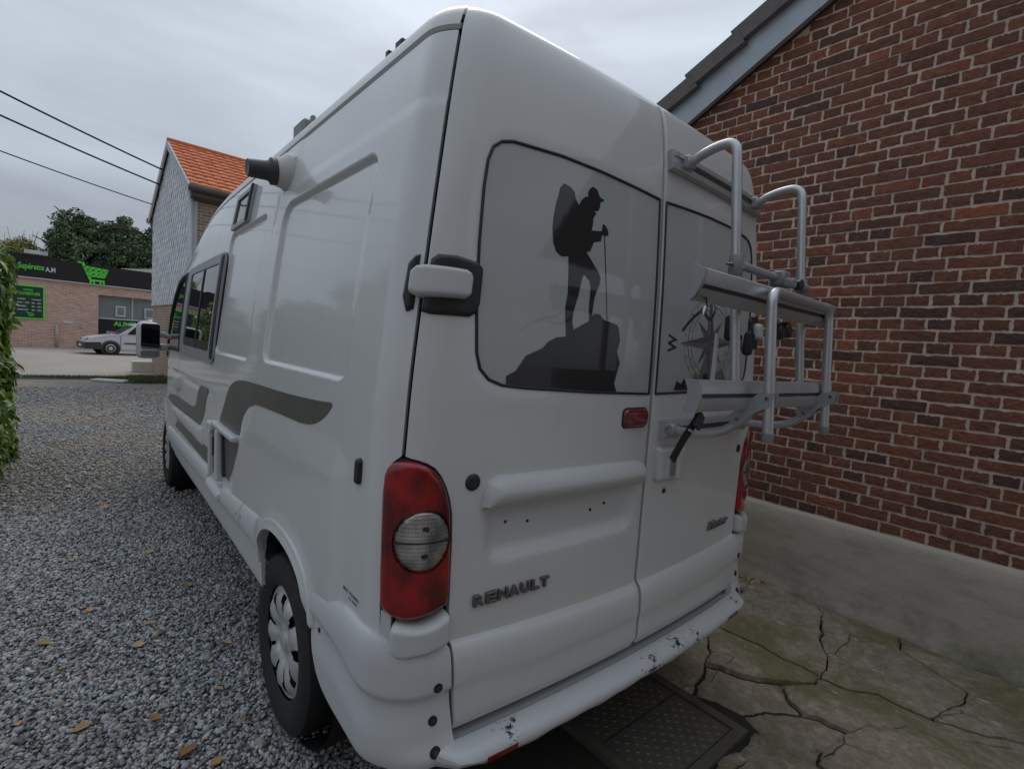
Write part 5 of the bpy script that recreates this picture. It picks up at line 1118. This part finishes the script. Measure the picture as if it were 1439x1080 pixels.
for a in (4.05, 5.35, 6.15): f = obj('poster_frame', sbox(a-.22, a+.22, -.19, -.165, 1.78, 2.35), 'frame_white', sw); obj('poster', sbox(a-.15, a+.15, -.166, -.155, 1.86, 2.27), 'window_grey', sw)
lb = obj('lettering_board', sbox(WA0+.06, WA1, -.25, -.17, .80, 1.59), 'fascia_black', shop)
fs = obj('fascia', sbox(-2.4, 30, -.35, .10, BT, FT), 'fascia_black', shop)
obj('fascia_trim', sbox(-2.4, 30, .0, .12, BT-.06, BT), 'trim_grey', shop)
obj('upper_fascia', sbox(-2.4, 1.55, -.30, .12, FT, FT+.10), 'fascia_black', shop)
obj('flat_roof', sbox(-2.4, 30, -8.8, -.35, BT, BT+.15), 'trim_grey', shop)
obj('back_gable', [[Sh(a, d, z) for d in (-6, -3.2) for a, z in ((3.6, BT), (26, BT), (26, 5.6), (9.5, 5.3), (3.6, 4.45))], [(0, 1, 2, 3, 4), (5, 6, 7, 8, 9)]+[(i, (i+1) % 5, 5+(i+1) % 5, 5+i) for i in range(5)]], 'cream_wall', shop)
def sign_text(name, s_, a, z, w, h, d, mat, parent, bold=.0):
    V, F = text_mesh(s_, 1., .02, bold); x0, x1, y0, y1 = bounds(V); return obj(name, ([Sh(a+(v[0]-x0)/(x1-x0)*w, d+.006+v[2]*.3, z+(v[1]-y0)/(y1-y0)*h) for v in V], F), mat, parent)
sign_text('sign_lettering', 'Sup\u00e9rette', .02, 3.66, .92, .36, .115, 'sign_green', fs, .02); sign_text('sign_lettering', 'A.M', .98, 3.70, .37, .24, .115, 'sign_white', fs, .03)
sign_text('window_lettering', 'ALIMENTATION', 3.75, 1.27, 2.4, .24, -.165, 'sign_green', lb, .03); sign_text('window_lettering', 'G\u00c9N\u00c9RALE', 4.35, 1.00, 1.3, .17, -.165, 'sign_green', lb, .02); sign_text('window_lettering', 'BOISSONS', 3.45, .87, .9, .10, -.165, 'sign_white', lb, .02)
obj('sign_lamp', sbox(.22, 1.05, .12, .30, FT+.14, FT+.32), 'trim_grey', shop); obj('sign_lamp_panel', sbox(.40, .75, .30, .31, FT+.16, FT+.30), 'sign_white', shop)
# trolley sign: basket of bars, handle, two ring wheels
def bar2(p, q, w, d0=.11, d1=.16):
    p = Vector(p); q = Vector(q); t = (q-p).normalized()*(w*.3); n = Vector((-(q-p).y, (q-p).x)).normalized()*w/2; P_ = [p-t+n, q+t+n, q+t-n, p-t-n]
    return [Sh(a.x, d, a.y) for d in (d0, d1) for a in P_], [(0, 1, 2, 3), (7, 6, 5, 4)]+[(i, (i+1) % 4, 4+(i+1) % 4, 4+i) for i in range(4)]
tr = []; ox, oz = 2.22, 3.31; T = lambda a, z: (ox+a, oz+z)
tr += [bar2(T(.0, 1.08), T(.17, 1.06), .08), bar2(T(.17, 1.06), T(.50, .22), .11)]
tr += [bar2(T(.22, .88), T(1.18, .80), .12), bar2(T(.30, .67), T(1.10, .62), .10), bar2(T(.38, .47), T(1.02, .45), .11), bar2(T(.48, .24), T(1.04, .24), .085), bar2(T(1.16, .80), T(1.02, .45), .11)]
tr += [bar2(T(.46, .86), T(.52, .47), .12), bar2(T(.70, .84), T(.72, .47), .12), bar2(T(.94, .82), T(.90, .47), .12)]
for wx in (.56, .96):
    n = 16; V = [Sh(ox+wx+r*math.cos(k*2*math.pi/n), d, oz+.11+r*math.sin(k*2*math.pi/n)) for d in (.11, .16) for r in (.115, .05) for k in range(n)]
    F = [(2*n+k, 2*n+(k+1) % n, 3*n+(k+1) % n, 3*n+k) for k in range(n)]+[(k, (k+1) % n, 2*n+(k+1) % n, 2*n+k) for k in range(n)]+[(n+k, n+(k+1) % n, 3*n+(k+1) % n, 3*n+k) for k in range(n)]; tr.append((V, F))
o = obj('trolley_sign', join(*tr), 'sign_green', shop); o['label'] = 'bright green shopping trolley emblem on the black fascia'
# opening hours board
bd = obj('notice_board', sbox(-.75, .98, 0, .05, 1.35, 2.98), 'sign_green', shop); obj('board_face', sbox(-.68, .91, .05, .06, 1.42, 2.91), 'sign_darkgreen', bd)
sign_text('board_lettering', 'HORAIRE', .20, 2.70, .34, .09, .06, 'sign_green', bd, .02); sign_text('board_lettering', "D'OUVERTURE", -.10, 2.50, .90, .14, .06, 'sign_green', bd, .03)
for i, (l, r) in enumerate((('LUNDI', 'FERM\u00c9'), ('MAR - VEN', '8H - 18H'), ('SAMEDI', '8H - 18H'), ('DIMANCHE', '8H - 13H'))):
    z = 2.26-.17*i; sign_text('board_lettering', l, .0, z, .1+.035*len(l), .075, .06, 'sign_white', bd, .02); sign_text('board_lettering', r, .50, z, .34, .075, .06, 'sign_white', bd, .02)
tb = [bar2((.30+a, 1.48+b), (.30+c, 1.48+d), .025, .06, .07) for a, b, c, d in ((0, .2, .06, .19), (.06, .19, .12, .03), (.08, .16, .28, .14), (.11, .07, .25, .07), (.28, .14, .25, .07), (.12, .03, .25, .03))]; obj('board_trolley', join(*tb), 'sign_green', bd)
obj('downpipe', tube([Sh(1.42, .05, .0), Sh(1.42, .05, 1.15)], .05, 8), 'pipe_white', shop, True)
obj('vent_patch', sbox(1.65, 2.05, 0, .03, 1.25, 1.38), 'frame_white', shop)

# ---------------------------------------------------------------- small white van parked at the shop
car = thing('parked_car', 'small white panel van with grey bumper parked before the brick shop', 'car', (.6, 28.6, 0))
ca_d = Vector((.985, .17, 0)).normalized(); ca_n = Vector((.17, -.985, 0)).normalized(); C0 = Vector((-1.78, 28.55, 0))
def Cq(a, w, z): q = C0+ca_d*a+ca_n*w; return (q.x, q.y, z)
prof = [(.05, .30), (.0, .42), (.02, .58), (.08, .70), (.35, .80), (.95, .90), (1.15, .93), (1.75, 1.36), (1.98, 1.45), (2.25, 1.47), (2.35, 1.64), (2.6, 1.72), (4.05, 1.70), (4.16, 1.55), (4.20, .55), (4.15, .30)]
def carbody():
    V = []; n = len(prof); st_ = [(-.80, .06), (-.74, .0), (.74, .0), (.80, .06)]
    ws = [-.80, -.76, -.45, 0, .45, .76, .80]
    for w in ws:
        for a, z in prof:
            k = sstep(.9, 1.7, z)*.13; ww = w*(1-k); cr = .03*(1-(w/.8)**2); ins = .05 if abs(w) > .79 else 0
            V.append(Cq(2.1+(a-2.1)*(1-ins*.2), ww, z+(cr if z > 1.4 else 0)-(ins*.35 if z > 1.5 else 0)))
    m = len(ws); F = [(i*n+j, (i+1)*n+j, (i+1)*n+(j+1) % n, i*n+(j+1) % n) for i in range(m-1) for j in range(n)]+[tuple(range(n)), tuple(range((m-1)*n, m*n))]
    return V, F
obj('body', carbody(), 'car_white', car, 35)
wside = lambda z: .80*(1-.13*float(sstep(.9, 1.7, z)))
def cside(name, pts, off, mat, parent=car, th=.012): return obj(name, prism(pts, lambda a, z: Cq(a, wside(z)+off, z), lambda a, z: Cq(a, wside(z)+off-th, z)), mat, parent)
cside('side_window', [(1.46, .97), (2.18, .97), (2.18, 1.36), (1.88, 1.36), (1.78, 1.31)], .006, 'dark_glass')
cside('side_strip', [(1.35, .52), (3.6, .52), (3.6, .58), (1.35, .58)], .012, 'car_grey'); cside('sill', [(1.25, .26), (3.0, .26), (3.0, .34), (1.25, .34)], .004, 'car_white')
cside('door_gap', [(2.24, .40), (2.255, .40), (2.255, 1.42), (2.24, 1.42)], .004, 'car_grey'); cside('door_gap', [(1.22, .40), (1.235, .40), (1.235, .90), (1.22, .90)], .004, 'car_grey')
obj('windscreen', ([Cq(1.16+.0, w, .955) for w in (-.66, .66)]+[Cq(1.735, w*.9, 1.375) for w in (.66, -.66)], [(0, 1, 2, 3)]), 'dark_glass', car)
obj('bumper', join([[Cq(a, w, z) for a, z in ((.52, .24), (-.06, .26), (-.08, .50), (.0, .54), (.52, .56)) for w in (-.815, .815)], [(0, 2, 4, 6, 8), (1, 3, 5, 7, 9)]+[(2*i, 2*i+1, (2*i+3) % 10, (2*i+2) % 10) for i in range(5)]]), 'car_grey', car)
for s_ in (1, -1): obj('headlight', prism([(.50, .60), (.74, .60), (.74, .74), (.52, .70)], lambda w, z: Cq(.015+.11*(w-.5), s_*w, z), lambda w, z: Cq(.10, s_*w, z)), 'lens_clear', car)
obj('number_plate', prism([(-.26, .34), (.26, .34), (.26, .44), (-.26, .44)], lambda w, z: Cq(-.085, w, z), lambda w, z: Cq(-.07, w, z)), 'sign_white', car)
Mc = Matrix(((ca_d.x, 0, ca_n.x, 0), (ca_d.y, 0, ca_n.y, 0), (0, 1, 0, 0), (0, 0, 0, 1)))
for a in (.86, 3.45):
    for s_ in (1, -1):
        c = C0+ca_d*a+ca_n*(.70*s_); M = Matrix.Translation((c.x, c.y, .30)) @ Mc @ Matrix.Scale(s_, 4, (0, 0, 1))
        obj('arch', xf(lathe([(.36, .06), (.36, .117), (0, .117)], 28), M), 'car_grey', car, True)
        w_ = obj('wheel', xf(lathe([(.18, .11), (.20, .125), (.27, .128), (.295, .11), (.30, .06), (.30, -.06)], 28), M), 'tyre_rubber', car, True)
        obj('hubcap', xf(lathe([(.185, .125), (.18, .135), (.10, .130), (.06, .140), (0, .140)], 24), M), 'hubcap_silver', w_, True)
        obj('hub_hole', xf(lathe([(.155, .1335), (.15, .137), (.105, .135), (.10, .132)], 24), M), 'car_grey', w_, True)

# ---------------------------------------------------------------- trees, hedge
def leaves(cent, size, nrm_jit, seed, elong=1., fold=.0):
    """one small bent quad pair per centre; cent (n,3) with outward normals (n,3)"""
    rg = np.random.default_rng(seed); c, nn = cent; n = len(c); nn = nn+rg.normal(0, nrm_jit, (n, 3)); nn /= np.linalg.norm(nn, axis=1, keepdims=True)
    r = rg.normal(0, 1, (n, 3)); u = np.cross(nn, r); u /= np.linalg.norm(u, axis=1, keepdims=True); v = np.cross(nn, u); s = (size*rg.uniform(.6, 1.3, n))[:, None]
    L = s*elong; Wd = s*.5; dn = nn*s*fold
    V = np.stack([c-u*L*.5, c+v*Wd-dn, c+u*L*.5-dn*.6, c-v*Wd-dn], 1).reshape(-1, 3)
    b = 4*np.arange(n)[:, None]; F = np.concatenate([b+np.array([[0, 1, 2]]), b+np.array([[0, 2, 3]])]); return V, F
def crown(center, radii, nclump, per, clump_r, size, seed, mat, name, parent, elong=1.2, jit=.7):
    rg = np.random.default_rng(seed); C_ = []; N_ = []
    for k in range(nclump):
        d = rg.normal(0, 1, 3); d /= np.linalg.norm(d); rr = rg.uniform(.45, 1.0)**.5; cc = np.array(center)+d*np.array(radii)*rr
        q = rg.normal(0, 1, (per, 3)); q /= np.linalg.norm(q, axis=1, keepdims=True); cr = clump_r*rg.uniform(.6, 1.3); pts = cc+q*cr*rg.uniform(.4, 1, (per, 1))**.5*np.array([1, 1, .75]); C_.append(pts); N_.append(q*.7+d*.4+np.array([0, 0, .4]))
    V, F = leaves((np.vstack(C_), np.vstack(N_)), size, jit, seed+1, elong, .25); o = bpy.data.objects.new(name, fastmesh(name, V, F, mat)); WL[o.name] = Vector((0, 0, 0)); link(o, parent); return o
def trunk(base, top, r, parent, seed):
    rg = random.Random(seed); b = Vector(base); t = Vector(top); parts = [tube([b.lerp(t, k/6)+Vector((rg.uniform(-.1, .1), rg.uniform(-.1, .1), 0))*(k > 0) for k in range(7)], [r*(1-.75*k/6) for k in range(7)], 9)]
    for i in range(7):
        k = rg.uniform(.4, .9); s_ = b.lerp(t, k); a = rg.uniform(0, 6.28); L = (t-b).length*.35; e = s_+Vector((math.cos(a)*L, math.sin(a)*L, L*.5)); parts.append(tube([s_, s_.lerp(e, .5)+Vector((0, 0, .1*L)), e], [r*.35, r*.22, r*.08], 6))
    obj('trunk', join(*parts), 'bark', parent, True)
for k, (x, y, rad, h, lab) in enumerate(((-2.1, 46, 1.75, 9.3, 'dark evergreen tree rising left of the trolley sign'), (.25, 47, 1.9, 9.5, 'dark evergreen tree rising behind the trolley sign'), (2.7, 46.5, 2.0, 9.1, 'dark evergreen tree half hidden by the slate gable'))):
    t = thing('evergreen_tree', lab, 'tree', (x, y, 0), 'evergreen trees behind the shop'); trunk((x, y, 0), (x, y, h*.9), .3, t, k)
    crown((x, y, h*.54), (rad, rad, h*.43), 260, 110, .52, .10, 40+k, 'conifer_leaf', 'crown', t, 2.4, .8)
t = thing('yellow_tree', 'low yellow-green tree peeping over the shop roof at the left', 'tree', (-5.1, 46, 0)); trunk((-5.1, 46, 0), (-5.1, 46, 5.6), .16, t, 9)
crown((-4.9, 46, 5.15), (1.15, 1.1, 1.35), 110, 90, .40, .10, 60, 'yellow_leaf', 'crown', t)
tw = []
rgt = random.Random(4)
for i in range(14):
    x = -5.3+rgt.uniform(-1.0, .9); tw.append(tube([(x, 46, 5.6), (x+rgt.uniform(-.35, .5), 46, 6.9+rgt.uniform(-.3, .35))], [.02, .006], 4))
obj('bare_twigs', join(*tw), 'bark', t)
# shrubs of the garden beyond the hedge, out of the picture but mirrored in the van's side windows
for k, (x, y, hh) in enumerate(((-4.9, 24.5, 3.4), (-4.3, 20.0, 2.3), (-6.2, 11.0, 4.6))):
    t = thing('garden_shrub', ('tall garden shrub beyond the hedge, farthest of the three', 'low garden shrub beyond the hedge, middle of the three', 'large garden shrub just beyond the hedge, nearest of the three')[k], 'shrub', (x, y, 0), 'garden shrubs beyond the hedge'); trunk((x, y, 0), (x, y, hh*.8), .08, t, 30+k); crown((x, y, hh*.55), (hh*.30, hh*.30, hh*.42), 90, 90, hh*.12, .12, 80+k, 'laurel_leaf', 'crown', t, 1.6)
# laurel hedge
hd_ = thing('laurel_hedge', 'clipped green laurel hedge at the left edge of the drive', 'hedge', (-2.7, 5.3, 0))
rg = np.random.default_rng(11); HX, HY0, HY1, HZ = -2.27, 4.6, 6.75, 2.12
def hedge_pts(n, axis):
    if axis == 'r': y = rg.uniform(HY0, HY1, n); z = rg.uniform(.05, HZ, n); x = np.full(n, HX); nn = np.tile([1., 0, .15], (n, 1))
    elif axis == 'f': x = rg.uniform(HX-1.1, HX, n); z = rg.uniform(.05, HZ, n); y = np.full(n, HY1); nn = np.tile([0, 1., .15], (n, 1))
    elif axis == 'b': x = rg.uniform(HX-1.1, HX, n); z = rg.uniform(.05, HZ, n); y = np.full(n, HY0); nn = np.tile([0, -1., .15], (n, 1))
    else: x = rg.uniform(HX-1.1, HX, n); y = rg.uniform(HY0, HY1, n); z = np.full(n, HZ); nn = np.tile([0, 0, 1.], (n, 1))
    c = np.stack([x, y, z], 1); b = np.array([mnoise.noise(Vector((q[0]*2.1, q[1]*2.1, q[2]*2.1))) for q in c])[:, None]; return c+nn*(.13*b-rg.exponential(.07, (n, 1))+.04), nn
C_, N_ = zip(*[hedge_pts(n, a) for n, a in ((5200, 'r'), (1800, 'f'), (1500, 'b'), (1800, 't'))]); C_ = np.vstack(C_); N_ = np.vstack(N_)
def laurel(c, nn, seed):
    rg = np.random.default_rng(seed); n = len(c); nn = nn+rg.normal(0, .45, (n, 3)); nn /= np.linalg.norm(nn, axis=1, keepdims=True); dn = np.array([0, 0, -1.])+rg.normal(0, .7, (n, 3)); u = dn-nn*(dn*nn).sum(1, keepdims=True); u /= np.linalg.norm(u, axis=1, keepdims=True); v = np.cross(nn, u)
    L = rg.uniform(.08, .16, n)[:, None]; w = L*rg.uniform(.15, .21, n)[:, None]; P_ = []
    for f, ww, hh in ((0, .12, 0), (.33, 1, .10), (.7, .85, .06), (1., .05, -.10)):
        m = c+u*L*f+nn*L*hh; P_ += [m-v*w*ww+nn*w*.30*ww, m, m+v*w*ww+nn*w*.30*ww]
    V = np.stack(P_, 1).reshape(-1, 3); b = 12*np.arange(n)[:, None]; q = []
    for i in range(3):
        for j in range(2): q.append(b+np.array([[i*3+j, i*3+j+1, i*3+j+4, i*3+j+3]]))
    return V, np.concatenate(q)
V, F = laurel(C_, N_, 5); me = fastmesh('leaves', V, F, 'laurel_leaf'); me.polygons.foreach_set('use_smooth', [True]*len(me.polygons)); o = bpy.data.objects.new('leaves', me); WL[o.name] = Vector((0, 0, 0)); link(o, hd_); o['kind'] = 'stuff'
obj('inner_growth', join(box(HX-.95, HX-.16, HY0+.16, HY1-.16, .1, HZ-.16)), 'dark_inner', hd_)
rgs = random.Random(8); stems = [tube([(x, y, 0), (x+rgs.uniform(-.1, .1), y+rgs.uniform(-.1, .1), .8), (x+rgs.uniform(-.2, .2), y+rgs.uniform(-.2, .2), 1.7)], [.018, .012, .004], 5) for x, y in [(HX-.12-rgs.random()*.7, HY0+.2+rgs.random()*1.8) for _ in range(40)]]
obj('stems', join(*stems), 'bark', hd_)
# grass tuft, pale stone slab by the street
st_ = obj('stone_slab', xf(box(-.40, .40, -.14, .14, 0, .06, .012), Matrix.Translation((-1.12, 15.35, 0)) @ Matrix.Rotation(R(-35), 4, 'Z')), 'cream_wall'); tag(st_, 'flat pale stone slab lying at the end of the gravel drive', 'slab')
def blades(n, xr, yr, h, seed):
    rg = np.random.default_rng(seed); x = rg.uniform(*xr, n); y = rg.uniform(*yr, n); a = rg.uniform(0, 6.28, n); hh = rg.uniform(.4, 1, n)*h; w = .008; lx, ly = rg.normal(0, .4, (2, n))*hh
    V = np.stack([np.stack([x-w*np.cos(a), y-w*np.sin(a), x*0], 1), np.stack([x+w*np.cos(a), y+w*np.sin(a), x*0], 1), np.stack([x+lx, y+ly, hh], 1)], 1).reshape(-1, 3); return V, 3*np.arange(n)[:, None]+np.array([[0, 1, 2]])
V, F = blades(9000, (-.75, 1.8), (14.9, 16.5), .16, 2); V2, F2 = blades(2500, (-3.8, -.75), (16.2, 16.8), .07, 3)
o = bpy.data.objects.new('grass', fastmesh('grass', np.vstack([V, V2]), np.vstack([F, F2+len(V)]), 'grass')); COL.objects.link(o); tag(o, 'rough green grass at the foot of the slate house', 'grass', None, 'stuff')
V, F = blades(260, (2.06, 2.11), (-1.3, -.75), .035, 5); V2, F2 = blades(420, (1.20, 1.36), (-.75, -.40), .012, 6)
o = bpy.data.objects.new('weeds', fastmesh('weeds', np.vstack([V, V2]), np.vstack([F, F2+len(V)]), 'grass')); COL.objects.link(o); tag(o, 'small green weeds growing in the concrete cracks', 'weeds', None, 'stuff')
# ---------------------------------------------------------------- fallen leaves
def leaf_mesh(k):
    rg = random.Random(k); L = rg.uniform(.045, .075); W_ = L*rg.uniform(.28, .42); V = []; cu = rg.uniform(.1, .35)
    for f, w in ((0, .03), (.14, .42), (.32, .95), (.55, 1), (.8, .52), (1, .02)):
        for s_ in (-1, 0, 1): V.append(((f-.5)*L, s_*W_*w*rg.uniform(.8, 1.15), .004+L*cu*(f-.5)**2*1.6+abs(s_)*W_*w*rg.uniform(.15, .5)))
    F = [(i*3+j, i*3+j+1, i*3+j+4, i*3+j+3) for i in range(5) for j in range(2)]; return mesh('fallen_leaf', V, F, 'fallen_leaf', True)
lm = [leaf_mesh(k) for k in range(5)]
spots = [(-1.235, 3.010), (-1.642, 3.095), (-1.575, 1.293), (-1.763, 1.447), (-1.317, 1.991), (-1.368, 1.800), (-1.639, 1.774), (-1.271, .942), (-1.02, 1.60), (-1.776, 3.989), (-1.472, 5.329), (-1.197, .831), (-1.526, 5.667), (-1.787, 2.459), (-1.9, 3.3), (-1.1, 2.35), (-1.55, 2.3), (-1.45, 4.2), (-1.25, 3.7), (-2.0, 5.2), (-1.7, 5.0), (-1.35, 1.2), (-1.72, 2.05), (-1.12, 1.25)]
rgl = random.Random(21)
LL = {2: 'dry leaf on the gravel near the bottom left, right of two neighbours', 3: 'dry leaf on the gravel at the far bottom left corner', 7: 'dry leaf on the gravel low in front of the rear wheel', 0: 'dry leaf lying mid-drive level with the rear wheel arch', 1: 'dry leaf lying mid-drive towards the hedge side', 9: 'dry leaf on the gravel nearest the foot of the hedge', 10: 'dry leaf far up the drive beside the front wheel', 4: 'dry leaf on the gravel left of the rear tyre', 11: 'dry leaf at the bottom edge, closest to the rear tyre', 13: 'dry leaf alone at the left edge of the drive'}
for i, (x, y) in enumerate(spots):
    o = bpy.data.objects.new('fallen_leaf', lm[i % 5]); o.location = (x, y, .010); o.rotation_euler = (rgl.uniform(-.25, .25), rgl.uniform(-.25, .25), rgl.uniform(0, 6.28)); s_ = rgl.uniform(.7, 1.1); o.scale = (s_, s_, s_); COL.objects.link(o); tag(o, LL.get(i, 'small dry leaf scattered on the grey gravel'), 'leaf', 'fallen leaves on the gravel')
# leaf litter in the corner by the wall
V, F = [], []
for i in range(160):
    me = lm[i % 5]; a = rgl.uniform(0, 6.28); s_ = rgl.uniform(.3, .7); x = 2.145-abs(rgl.gauss(0, .06)); y = rgl.uniform(.30, .75); z = .004+rgl.uniform(0, .03); M = Matrix.Translation((x, y, z)) @ Euler((rgl.uniform(-.7, .7), rgl.uniform(-.7, .7), a)).to_matrix().to_4x4() @ Matrix.Scale(s_, 4); n = len(V)
    V += [M @ v.co for v in me.vertices]; F += [tuple(j+n for j in p.vertices) for p in me.polygons]
o = obj('leaf_litter', (V, F), 'fallen_leaf', None, None, False); tag(o, 'brown leaf litter heaped in the corner by the plinth', 'leaf litter', None, 'stuff')
